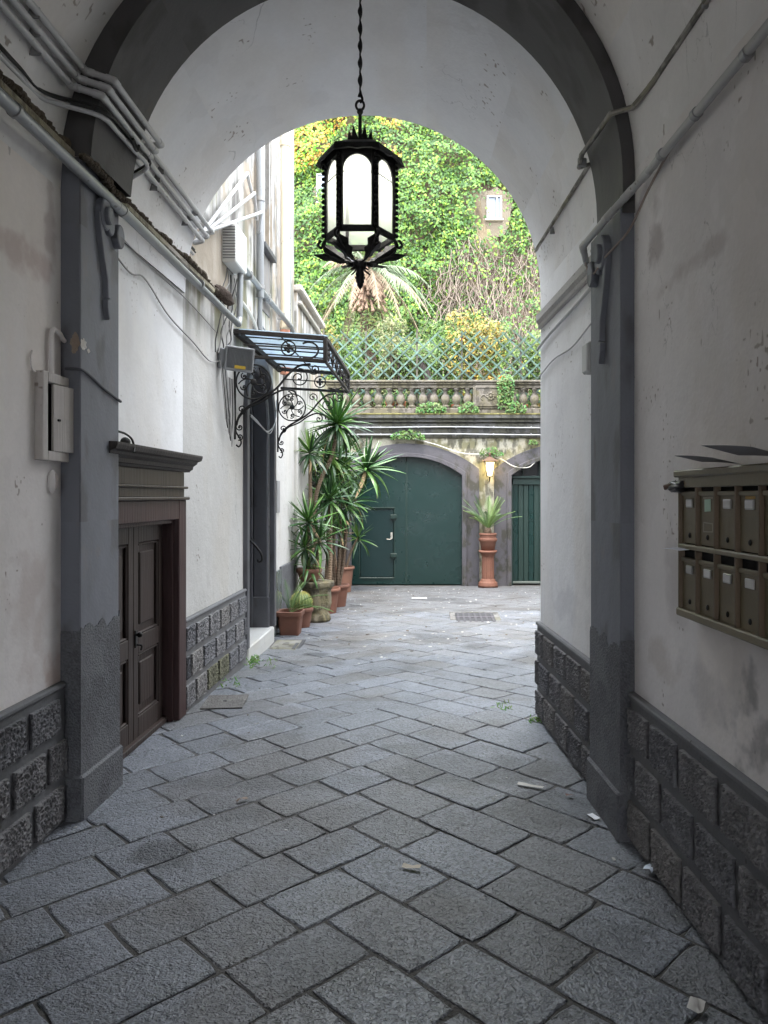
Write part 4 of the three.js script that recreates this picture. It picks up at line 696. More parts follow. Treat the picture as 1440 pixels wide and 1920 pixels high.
// opposite wall
{
  const g = thing('conduit', 'upper grey conduit rising over the letterbox wall and across the arch', 'pipe');
  new MB().pipe([wallR(0.9, 3.665, 0.05), wallR(3.45, 3.65, 0.03), wallR(3.66, 3.645, 0.05), wallR(3.75, 3.66, 0.13), wallR(4.2, 3.66, 0.15), wallR(4.36, 3.66, 0.12), wallR(4.42, 3.7, 0.045), wallR(5.85, 3.665, 0.05)], 0.013, 8, 1.1).build('tube', M([0.36, 0.345, 0.335], 0.7, { map: oldT }), g);
  for (const d of [2.9, 4.3, 5.4]) new MB().box(XR(d) - 0.02 - (d > 4 && d < 4.4 ? 0.1 : 0), 3.66, -d, 0.05, 0.05, 0.02).build('clip', mTin, g);
}
{
  const g = thing('drain_pipe', 'thick pale pipe descending beside the arch above the letterboxes', 'pipe');
  new MB().pipe([wallR(0.9, 3.27, 0.05), wallR(3.5, 3.245, 0.045), wallR(3.68, 3.235, 0.06), wallR(3.8, 3.16, 0.13), wallR(4.25, 3.16, 0.13), wallR(4.38, 3.1, 0.07)], 0.019, 12, 1.12).build('tube', M([0.5, 0.5, 0.49], 0.6, { map: plasterT }), g);
  for (const d of [1.9, 2.55, 2.95, 3.3]) new MB().cyl(wallR(d - 0.015, 3.25, 0.046), wallR(d + 0.015, 3.25, 0.046), 0.024, 0.024, 12).build('collar', mTin, g);
  new MB().wire([wallR(1.2, 3.32, 0.02), wallR(2.6, 3.31, 0.015), wallR(3.2, 3.27, 0.02), wallR(3.5, 3.18, 0.03), wallR(3.72, 3.06, 0.05), wallR(3.9, 3.0, 0.1), wallR(4.2, 2.98, 0.1), wallR(4.3, 3.08, 0.1)], 0.006, 60, 5).build('cord', M([0.3, 0.25, 0.22], 0.8), g);
}
{ const g = thing('cable_ledge', 'flat grimy cable duct along the top of the letterbox wall', 'ledge'); new MB().box(XR(2.3) - 0.01, 3.325, -2.3, 0.03, 0.05, 2.9, 0, -TR, 0, 0.006).build('duct', M([0.36, 0.33, 0.33], 0.85, { map: oldT }), g); }
{ const g = thing('conduit', 'thin conduit under the string course past the pilaster', 'pipe'); new MB().wire([wallR(4.35, 2.98, 0.03), wallR(4.9, 2.96, 0.02), wallR(5.6, 2.93, 0.02), wallR(5.9, 2.9, 0.02)], 0.011, 30, 7).build('tube', M([0.45, 0.45, 0.46], 0.6), g); }
{ const g = thing('sagging_cable', 'thin cord sagging below the conduit past the pilaster', 'cable'); new MB().wire([wallR(4.4, 2.78, 0.02), wallR(4.9, 2.72, 0.015), wallR(5.4, 2.73, 0.015), wallR(5.88, 2.68, 0.015)], 0.006, 30, 5).build('cord', M([0.45, 0.45, 0.46], 0.6), g); }
{ const g = onR(thing('junction_box', 'small grey junction box beside the painted pilaster', 'box'), 4.45, 2.56, 0); new MB().box(0, 0, 0.03, 0.12, 0.18, 0.06, 0, 0, 0, 0.008).build('body', M([0.5, 0.5, 0.5], 0.6), g); new MB().box(0, 0, 0.062, 0.1, 0.16, 0.008).build('lid', M([0.55, 0.55, 0.55], 0.6), g); }
// iron scroll stays under the springing of the arch
function scrollStay(place, label, k) {
  const g = place(thing('scroll_bracket', label, 'bracket', 'painted scroll brackets on the pilasters'));
  const s = new MB(), prof = (x0, y0, r) => { const sh = new THREE.Shape(); for (let i = 0; i <= 20; i++) { const a = i / 20 * 6.283; i ? sh.lineTo(x0 + r * 0.7 * Math.cos(a), y0 + r * Math.sin(a)) : sh.moveTo(x0 + r * 0.7, y0); } return sh; };
  s.ext(prof(-0.06, 0.06, 0.085), 0.04, mat4(0, 0, -0.005), 0.006); s.ext(prof(-0.06, 0.05, 0.045), 0.03, mat4(0, 0, 0.03), 0.006); s.ext(prof(0.03, 0.03, 0.055), 0.03, mat4(0, 0, -0.005), 0.006); s.ext(prof(0.14 * k, 0.0, 0.065), 0.04, mat4(0, 0, -0.005), 0.006); s.build('volute', mGrey, g);
  const t = new THREE.Shape(); t.moveTo(-0.13, 0.05); t.quadraticCurveTo(-0.1, -0.12, -0.02, -0.3); t.lineTo(-0.015, -0.4); t.lineTo(0.012, -0.4); t.lineTo(0.015, -0.3); t.quadraticCurveTo(-0.06, -0.12, -0.09, 0.05); t.closePath(); new MB().ext(t, 0.03, mat4(0, 0, -0.004), 0.004).build('stem', mGrey, g);
  const l = new THREE.Shape(); l.moveTo(-0.025, -0.42); l.lineTo(0.03, -0.42); l.lineTo(0.02, -0.47); l.lineTo(0.0, -0.52); l.lineTo(-0.02, -0.46); l.closePath(); new MB().ext(l, 0.03, mat4(0, 0, -0.004), 0.004).build('leaf_tip', mGrey, g);
}
scrollStay((g) => onL(g, 4.3, 3.28, 0.105), 'painted scroll bracket on the pilaster under the grey pipe', 1);
scrollStay((g) => { onR(g, 4.05, 2.98, 0.072); g.scale.x = -1; return g; }, 'painted scroll bracket on the pilaster near the letterboxes', 1);
{ // broken corner of the pilaster
  const g = thing('plaster_chip', 'broken plaster patch with bare brown mortar on the pilaster edge', 'damage'); const m = new MB(), n = 26, P = [];
  const blob = (cx, cy, rx, ry, sd, put) => { for (let i = 0; i < n; i++) { const a0 = i / n * 6.283, a1 = (i + 1) / n * 6.283, r = (a) => 0.5 + 0.9 * fbm(Math.cos(a) * 2.2 + sd, Math.sin(a) * 2.2 + sd, 3); P.push(...put(cx, cy), ...put(cx + rx * r(a0) * Math.cos(a0), cy + ry * r(a0) * Math.sin(a0)), ...put(cx + rx * r(a1) * Math.cos(a1), cy + ry * r(a1) * Math.sin(a1))); } };
  blob(XL + 0.078, 2.555, 0.024, 0.055, 3, (x, y) => [x, y, -3.9965]);
  const gg = new THREE.BufferGeometry(); gg.setAttribute('position', new THREE.BufferAttribute(new Float32Array(P.splice(0)), 3)); gg.computeVertexNormals(); mesh('mortar', uvBox(gg), M([0.34, 0.27, 0.21], 0.95, { bumpMap: roughB, bumpScale: 0.01 }), g);
  blob(-4.03, 2.56, 0.035, 0.032, 9, (z, y) => [XL + 0.1085, y, z]); blob(-4.09, 2.535, 0.018, 0.012, 5, (z, y) => [XL + 0.1085, y, z]);
  const g2 = new THREE.BufferGeometry(); g2.setAttribute('position', new THREE.BufferAttribute(new Float32Array(P), 3)); g2.computeVertexNormals(); mesh('bare_plaster', uvBox(g2), M([0.6, 0.57, 0.53], 0.95, { bumpMap: roughB, bumpScale: 0.01 }), g);
}

// ---------- meter cabinet and bell ----------
{
  const g = onL(thing('meter_cabinet', 'small white painted wooden meter cabinet with its door ajar', 'cabinet'), 3.9, 1.92, 0), mW = M([0.6, 0.56, 0.53], 0.75, { map: plasterT, bumpMap: woodB, bumpScale: 0.004 });
  new MB().box(-0.145, 0.225, 0.02, 0.05, 0.45, 0.05).build('frame', mW, g); new MB().box(0.125, 0.225, 0.02, 0.05, 0.45, 0.05).build('frame', mW, g);
  new MB().box(-0.01, 0.425, 0.02, 0.22, 0.05, 0.05).build('frame', mW, g); new MB().box(-0.01, 0.025, 0.02, 0.22, 0.05, 0.05).build('frame', mW, g);
  new MB().box(-0.01, 0.225, 0.004, 0.22, 0.36, 0.006).build('inside', M([0.015, 0.013, 0.012], 0.9), g);
  const d = new MB().box(0, 0, 0, 0.165, 0.345, 0.016, 0, 0, 0, 0.003).build('door', mW, g); d.position.set(0.018, 0.222, 0.05); d.rotation.y = -0.16;
  new MB().box(-0.045, -0.01, 0.012, 0.018, 0.012, 0.012).build('catch', mIron, d);
}
{ const g = onL(thing('bell_push', 'painted over oval bell fitting under the meter cabinet', 'fitting'), 3.89, 1.815, 0); new MB().ball(0, 0, 0.01, [0.032, 0.062, 0.02], 14).build('plate', mNearL, g); new MB().ball(0.006, 0.0, 0.022, [0.014, 0.045, 0.014], 10).build('cover', M([0.5, 0.42, 0.39], 0.7), g); }

// ---------- dark wooden double door ----------
{
  const g = onL(thing('wooden_door', 'dark brown panelled double door under a moulded wooden cornice', 'door'), 5.19, 0, 0);
  const mW = M([0.034, 0.02, 0.016], 0.55, { map: woodT, bumpMap: woodB, bumpScale: 0.003 }), mWr = M([0.042, 0.015, 0.014], 0.55, { map: woodT, bumpMap: woodB, bumpScale: 0.003 }), mWo = M([0.048, 0.033, 0.02], 0.52, { map: woodT, bumpMap: woodB, bumpScale: 0.003 });
  new MB().box(0.675, 0.855, 0.0, 0.17, 1.71, 0.09, 0, 0, 0, 0.006).box(0.58, 0.78, -0.055, 0.03, 1.56, 0.11).build('jamb', mWr, g);
  new MB().box(-0.675, 0.855, 0.0, 0.17, 1.71, 0.09, 0, 0, 0, 0.006).box(-0.58, 0.78, -0.055, 0.03, 1.56, 0.11).build('jamb', mWr, g);
  new MB().box(0, 1.635, 0.0, 1.18, 0.15, 0.088, 0, 0, 0, 0.006).box(0, 1.545, -0.055, 1.14, 0.03, 0.11).build('lintel', mWr, g);
  new MB().box(0, 1.722, 0.012, 1.54, 0.024, 0.12, 0, 0, 0, 0.006).build('fillet', mWo, g);
  new MB().box(0, 1.765, -0.0, 1.48, 0.065, 0.07).build('lower_frieze', mWo, g);
  new MB().box(0, 1.806, 0.012, 1.52, 0.018, 0.1, 0, 0, 0, 0.005).build('fillet', mWo, g);
  new MB().box(0, 1.872, -0.0, 1.48, 0.115, 0.07).build('frieze', mWo, g);
  const cs = new THREE.Shape(); cs.moveTo(-0.05, 1.93); [[0.05, 1.93], [0.06, 1.945], [0.075, 1.95], [0.08, 1.975], [0.11, 1.995], [0.115, 2.01], [0.145, 2.02], [0.155, 2.045], [0.155, 2.06], [-0.05, 2.07]].forEach((p) => cs.lineTo(...p)); cs.closePath();
  new MB().ext(cs, 1.66, mat4(-0.83, 0, 0, 0, Math.PI / 2, 0).multiply(mat4(0, 0, 0, 0, Math.PI, 0).multiply(mat4(0, 0, -1.66)))).build('cornice', M([0.032, 0.024, 0.021], 0.65, { map: woodT, bumpMap: woodB, bumpScale: 0.003 }), g);
  for (const s of [-1, 1]) {
    const l = new THREE.Group(); l.name = 'door_leaf'; g.add(l); l.position.set(s * 0.29, 0, -0.1);
    const st = new MB(); st.box(-0.245, 0.78, 0, 0.085, 1.52, 0.045).box(0.245, 0.78, 0, 0.085, 1.52, 0.045); for (const [y, h] of [[0.1, 0.16], [0.69, 0.13], [1.475, 0.13]]) st.box(0, y, 0, 0.405, h, 0.044); st.build('stile_frame', mW, l);
    for (const [y, h] of [[0.4, 0.44], [1.08, 0.65]]) { new MB().box(0, y, -0.012, 0.41, h, 0.012).build('panel', mW, l); new MB().box(0, y, -0.001, 0.27, h - 0.13, 0.02, 0, 0, 0, 0.008).build('raised_field', mW, l); const q = new MB(); for (const e of [-1, 1]) q.box(e * 0.193, y, 0.004, 0.018, h, 0.025, 0, 0, 0, 0.007).box(0, y + e * (h / 2 - 0.009), 0.004, 0.37, 0.018, 0.025, 0, 0, 0, 0.007); q.build('beading', mW, l); }
    if (s > 0) { new MB().box(-0.255, 0.74, 0.027, 0.04, 0.12, 0.008).ball(-0.26, 0.77, 0.055, 0.02, 10).cyl(V(-0.26, 0.77, 0.03), V(-0.26, 0.77, 0.05), 0.01).wire([V(-0.255, 0.7, 0.03), V(-0.24, 0.69, 0.06), V(-0.25, 0.66, 0.06)], 0.007, 10).build('handle', mIron, l); }
  }
  new MB().box(0, 0.02, -0.09, 1.18, 0.04, 0.1).build('sill', mW, g);
}
{ // bottle-neck bell on the cornice end
  const g = onL(thing('cornice_wire', 'loose black wire curling over the door cornice end', 'cable'), 4.56, 2.07, 0.12); new MB().wire([V(-0.06, 0.06, -0.02), V(0, 0.05, 0), V(0.05, 0.02, 0.02), V(0.06, -0.03, 0.03), V(0.03, -0.06, 0.04)], 0.007, 24, 6).ball(0, 0, 0, [0.035, 0.03, 0.03], 10).build('wire', mCable, g);
}

// ---------- letterboxes ----------
{
  const mO = M([0.165, 0.134, 0.076], 0.45, { map: doorT, bumpMap: plasterB, bumpScale: 0.003 }), mOd = M([0.14, 0.1, 0.065], 0.5), mIn = M([0.006, 0.006, 0.006], 0.9), mPaper = M([0.7, 0.7, 0.7], 0.7), mChrome = M([0.5, 0.5, 0.5], 0.3, { metal: 0.8 });
  const N = 6, PW = 0.1685, W = PW * N, g = onR(thing('letterbox_unit', 'olive metal bank of letterboxes in two rows on the wall', 'letterboxes'), 3.06, 1.258, 0); g.scale.set(0.945, 0.93, 0.8);  // +x comes nearer
  new MB().box(W / 2, 0.3, 0.03, W, 0.6, 0.06, 0, 0, 0, 0.003).build('carcass', mIn, g);
  new MB().box(W / 2, 0.615, 0.055, W + 0.02, 0.03, 0.12, 0, 0, 0, 0.006).box(W / 2, 0.58, 0.078, W, 0.05, 0.03).build('top_cap', mO, g);
  new MB().box(W / 2, 0.012, 0.05, W + 0.02, 0.034, 0.1, 0, 0, 0, 0.005).build('bottom_rail', mO, g);
  new MB().box(W / 2, 0.3, 0.07, W, 0.02, 0.05).build('middle_rail', mO, g);
  for (let i = 0; i <= N; i++) new MB().box(i * PW, 0.3, 0.066, 0.012, 0.55, 0.05).build('divider', mOd, g);
  const tx = (lines) => { const c = document.createElement('canvas'); c.width = 128; c.height = 64; const k = c.getContext('2d'); k.fillStyle = '#e6e6e4'; k.fillRect(0, 0, 128, 64); k.fillStyle = '#4a4a50'; k.font = '20px sans-serif'; lines.forEach((t, i) => k.fillText(t, 10, 26 + i * 24)); const t = new THREE.CanvasTexture(c); t.colorSpace = THREE.SRGBColorSpace; return t; };
  for (let r = 0; r < 2; r++) for (let i = 0; i < N; i++) {
    const y0 = r ? 0.315 : 0.03, x = (i + 0.5) * PW, H = 0.222, d = new THREE.Group(); d.name = 'letterbox_door'; g.add(d); d.position.set(x, y0, 0.066);
    new MB().box(0, H / 2, 0, PW - 0.02, H, 0.012, 0, 0, 0, 0.002).build('panel', mO, d);
    new MB().box(0, H - 0.009, 0.01, PW - 0.02, 0.018, 0.012, 0, 0, 0, 0.003).build('slot_lip', mO, d);
    new MB().ball(0, 0.035, 0.008, [0.009, 0.012, 0.008], 8).build('lock', mIron, d);
    const name = (r === 0 && i === 3) ? 'sticker' : 'name_card';
    if (r === 1 && i === 1) { new MB().box(-0.002, 0.165, 0.0075, 0.055, 0.05, 0.0015, 0, 0, 0.05).build('green_label', M([0.5, 0.68, 0.56], 0.7), d); const tp = new MB(); for (const [tx0, ty, tw, th] of [[0, 0.093, 0.085, 0.005], [0, 0.058, 0.085, 0.005], [-0.04, 0.075, 0.006, 0.032], [0.04, 0.075, 0.006, 0.032], [0, 0.195, 0.085, 0.008]]) tp.box(tx0, ty, 0.0068, tw, th, 0.001, 0, 0, rr(-0.04, 0.04)); tp.build('tape_residue', M([0.33, 0.31, 0.25], 0.8), d); continue; }
    new MB().box(0, 0.172, 0.009, 0.064, 0.036, 0.008, 0, 0, 0, 0.002).build('card_holder', name === 'sticker' ? mPaper : mChrome, d);
    const pg = new THREE.PlaneGeometry(0.054, 0.027), pm = mesh(name, pg, (r + i) % 3 === 0 || name === 'sticker' ? M([0.8, 0.8, 0.8], 0.7, { map: tx(name === 'sticker' ? ['xxxx xxxx', 'xxx  xxx'].map((s) => s.replace(/x/g, '\u2010')) : ['\u2010\u2010\u2010\u2010']) }) : mPaper, d); pm.position.set(rr(-0.002, 0.002), 0.173, 0.0145); pm.rotation.z = rr(-0.06, 0.06);
    if (r === 1 && i === 3) new MB().box(0, 0.198, 0.0075, 0.07, 0.01, 0.001).build('yellow_tape', M([0.42, 0.26, 0.06], 0.6), d);
  }
  // post lying on and in the boxes
  const sheet = (name, lab, cat, w, l, bend, m) => { const o = thing(name, lab, cat), P = new THREE.PlaneGeometry(w, l, 8, 1); const a = P.attributes.position; for (let i = 0; i < a.count; i++) a.setZ(i, bend * Math.sin((a.getX(i) / w + 0.5) * 3.1) + 0.01 * a.getX(i)); P.computeVertexNormals(); const q = mesh('sheet', P, m, o); const e = mesh('underside', P.clone(), m, o); e.position.z = -0.0012; return o; };
  const mGr = M([0.3, 0.3, 0.33], 0.6), place = (o, D, y, off, rx, ry, rz) => { const h = new THREE.Group(); onR(o, D, y, off); o.rotation.set(0, -Math.PI / 2 + TR, 0); o.children.forEach((c) => c.rotation.set(rx, ry, rz)); };
  place(sheet('paper_sheet', 'grey paper lying on the letterboxes, the one farther from the viewer', 'paper', 0.22, 0.13, 0.003, mGr), 2.74, 1.872, 0.1, -1.76, 0.05, 0.25);
  place(sheet('paper_sheet', 'grey paper lying on the letterboxes, the one nearer the viewer', 'paper', 0.28, 0.15, 0.003, mGr), 2.44, 1.885, 0.11, -1.8, 0.06, 0.15);
  place(sheet('envelope', 'white envelope sticking out of the lower letterbox slot', 'envelope', 0.16, 0.11, 0.003, M([0.62, 0.63, 0.72], 0.6)), 3.03, 1.527, 0.07, -1.5, 0, 0.1);
  const bag = onR(thing('black_bag', 'crumpled black plastic sleeve poking from the upper letterbox end', 'bag'), 3.07, 1.78, 0.07); const b = new THREE.SphereGeometry(1, 14, 10), bp = b.attributes.position; for (let i = 0; i < bp.count; i++) { const n = 0.45 + 1.1 * vn(bp.getX(i) * 5 + 5, bp.getY(i) * 5 + bp.getZ(i) * 6), q = 0.7 + 0.5 * Math.abs(bp.getX(i)); bp.setXYZ(i, bp.getX(i) * 0.075 * (0.8 + 0.2 * n), bp.getY(i) * 0.026 * n * q, bp.getZ(i) * 0.03 * n); } b.computeVertexNormals(); mesh('sleeve', b, M([0.015, 0.014, 0.016], 0.35), bag); new MB().box(-0.05, 0.0, 0.02, 0.05, 0.022, 0.02, 0.2, 0.3, 0.1).build('flap', M([0.1, 0.05, 0.03], 0.6), bag);
}

// ---------- fittings on the courtyard house front ----------
{ const g = thing('downpipe', 'wide cream downpipe on the house front above the canopy', 'pipe'); new MB().cyl(wallL(10.18, 4.0, 0.03), wallL(10.18, 7.55, 0.03), 0.062, 0.062, 16).build('tube', M([0.66, 0.6, 0.47], 0.5, { map: plasterT }), g); new MB().cyl(wallL(10.18, 3.4, 0.03), wallL(10.18, 4.0, 0.03), 0.068, 0.068, 16).build('terracotta_section', M([0.5, 0.22, 0.14], 0.8), g); for (const y of [4.02, 6.5]) new MB().cyl(wallL(10.18, y, 0.03), wallL(10.18, y + 0.08, 0.03), 0.074, 0.074, 16).build('collar', M([0.55, 0.48, 0.36], 0.6), g); }
{ const g = thing('downpipe', 'slim grey downpipe beside the wide cream one', 'pipe'); new MB().cyl(wallL(10.62, 3.9, 0.0), wallL(10.62, 7.55, 0.0), 0.028, 0.028, 10).build('tube', mPipeG, g); for (const y of [4.6, 6.2]) new MB().box(XL - 0.02, y, -10.62, 0.09, 0.03, 0.08).build('clip', mTin, g); }
{ const g = thing('downpipe', 'dark grey downpipe beside the tall dark window', 'pipe'); new MB().cyl(wallL(8.52, 4.0, 0.06), wallL(8.52, 7.55, 0.06), 0.045, 0.045, 12).build('tube', mPipeG, g); for (const y of [4.1, 5.1, 6.1]) new MB().cyl(wallL(8.52, y, 0.06), wallL(8.52, y + 0.05, 0.06), 0.052, 0.052, 12).build('collar', mTin, g); new MB().pipe([wallL(8.52, 4.05, 0.06), wallL(8.54, 3.7, 0.05), wallL(8.6, 3.42, 0.05)], 0.028, 10, 1.1).build('lower_branch', mPipeG, g); }
{ const g = thing('downpipe', 'pale twin pipe beside the tall dark window', 'pipe'); new MB().cyl(wallL(8.68, 4.7, 0.05), wallL(8.68, 7.55, 0.05), 0.03, 0.03, 10).build('tube', mPipeW, g); }
{ const g = thing('slanting_pipe', 'grey pipe slanting down to the terracotta downpipe foot', 'pipe'); new MB().pipe([wallL(7.62, 4.12, 0.06), wallL(8.9, 4.1, 0.06), wallL(10.2, 4.06, 0.1), wallL(10.75, 3.98, 0.08), wallL(10.8, 3.7, 0.08)], 0.034, 10, 1.12).build('tube', mPipeG, g); for (const d of [8.0, 8.9, 9.8]) new MB().box(XL + 0.05, 4.1, -d, 0.1, 0.09, 0.03).build('clip', mTin, g); }
{ const g = thing('thin_pipe', 'thin pipe slanting over the stained patch above the canopy', 'pipe'); new MB().wire([wallL(7.6, 3.78, 0.03), wallL(8.2, 3.72, 0.03), wallL(8.5, 3.6, 0.03), wallL(8.55, 3.42, 0.04)], 0.02, 30, 8).build('tube', M([0.46, 0.44, 0.4], 0.6), g); new MB().wire([wallL(8.6, 3.75, 0.02), wallL(9.0, 3.72, 0.02), wallL(9.5, 3.55, 0.02), wallL(9.7, 3.45, 0.02)], 0.012, 30, 6).build('cable', mTin, g); }
{ const g = thing('cable_bundle', 'tangle of thin cables on the house front beside the floodlight', 'cable'); for (let i = 0; i < 6; i++) { const pts = [], d0 = 6.75 + i * 0.1, s0 = rr(0, 20); for (let k = 0; k < 9; k++) pts.push(wallL(d0 + 0.14 * (vn(k * 0.9 + s0, 3) - 0.5) + k * 0.05, 3.05 + k * 0.11, 0.02 + 0.03 * vn(k + s0, 8))); new MB().wire(pts, rr(0.004, 0.007), 36, 4).build('cable', i % 2 ? M([0.25, 0.24, 0.23], 0.7) : mCable, g); } for (let i = 0; i < 5; i++) new MB().wire([wallL(6.95 + i * 0.05, 3.0, 0.04), wallL(6.98 + i * 0.06, 2.6 - i * 0.05, 0.07), wallL(7.08 + i * 0.05, 2.45 - i * 0.06, 0.06), wallL(7.2 + i * 0.05, 2.62 - i * 0.04, 0.05), wallL(7.28 + i * 0.04, 2.9, 0.03)], 0.005, 24, 4).build('cable_loop', i % 2 ? mCable : M([0.35, 0.34, 0.33], 0.7), g); }
{ // louvred ventilator box
  const g = onL(thing('ventilator_box', 'white louvred ventilator box high on the house front', 'ventilator'), 7.35, 3.98, 0); new MB().box(0, 0.19, 0.07, 0.42, 0.38, 0.14, 0, 0, 0, 0.012).build('casing', M([0.68, 0.68, 0.66], 0.5), g);
  for (let i = 0; i < 12; i++) new MB().box(-0.213, 0.04 + i * 0.027, 0.07, 0.012, 0.012, 0.12).build('louvre', M([0.2, 0.2, 0.2], 0.6), g);
}
{ // soot-dark hollow in the ledge
  const g = thing('rusty_hopper', 'rusty broken gutter hopper under the ventilator box', 'gutter'); g.position.set(XL + 0.06, 3.62, -7.0); const sg = new THREE.SphereGeometry(1, 26, 18), sa = sg.attributes.position; for (let i = 0; i < sa.count; i++) { const x = sa.getX(i), y = sa.getY(i), z = sa.getZ(i), k = 0.55 + 0.9 * fbm(x * 2.2 + z * 1.7 + 9, y * 2.4 + z * 2 + 4, 4); sa.setXYZ(i, x * 0.05 * k, y * 0.055 * k, z * 0.26 * k); } sg.computeVertexNormals(); const b = new MB().add(sg); b.build('hopper', M([0.05, 0.03, 0.02], 0.95, { bumpMap: roughB, bumpScale: 0.02 }), g);
}
{ // floodlight
  const g = thing('floodlight', 'grey ribbed floodlight with a yellow sticker beside the canopy', 'floodlight'); g.position.set(-1.77, 3.03, -7.05); g.rotation.set(0.12, 0.32, -0.12);
  new MB().box(0, 0, 0, 0.27, 0.23, 0.07, 0, 0, 0, 0.015).build('housing', M([0.26, 0.265, 0.275], 0.5, { metal: 0.3 }), g);
  for (let i = 0; i < 17; i++) new MB().box(-0.104 + i * 0.013, 0.0, 0.043, 0.006, 0.17, 0.02).build('fin', M([0.22, 0.225, 0.235], 0.5, { metal: 0.3 }), g);
  const f = new MB(); for (const s of [-1, 1]) f.box(s * 0.122, 0, 0.042, 0.018, 0.22, 0.02).box(0, s * 0.102, 0.042, 0.24, 0.018, 0.02); f.build('rim', M([0.3, 0.305, 0.31], 0.5, { metal: 0.3 }), g);
  new MB().box(0.01, -0.076, 0.0545, 0.1, 0.03, 0.002).build('sticker', M([0.6, 0.4, 0.05], 0.6), g);
  new MB().box(-0.16, -0.01, -0.03, 0.08, 0.19, 0.12, 0, 0.3, 0, 0.012).build('gear_box', M([0.25, 0.255, 0.265], 0.55), g);
}
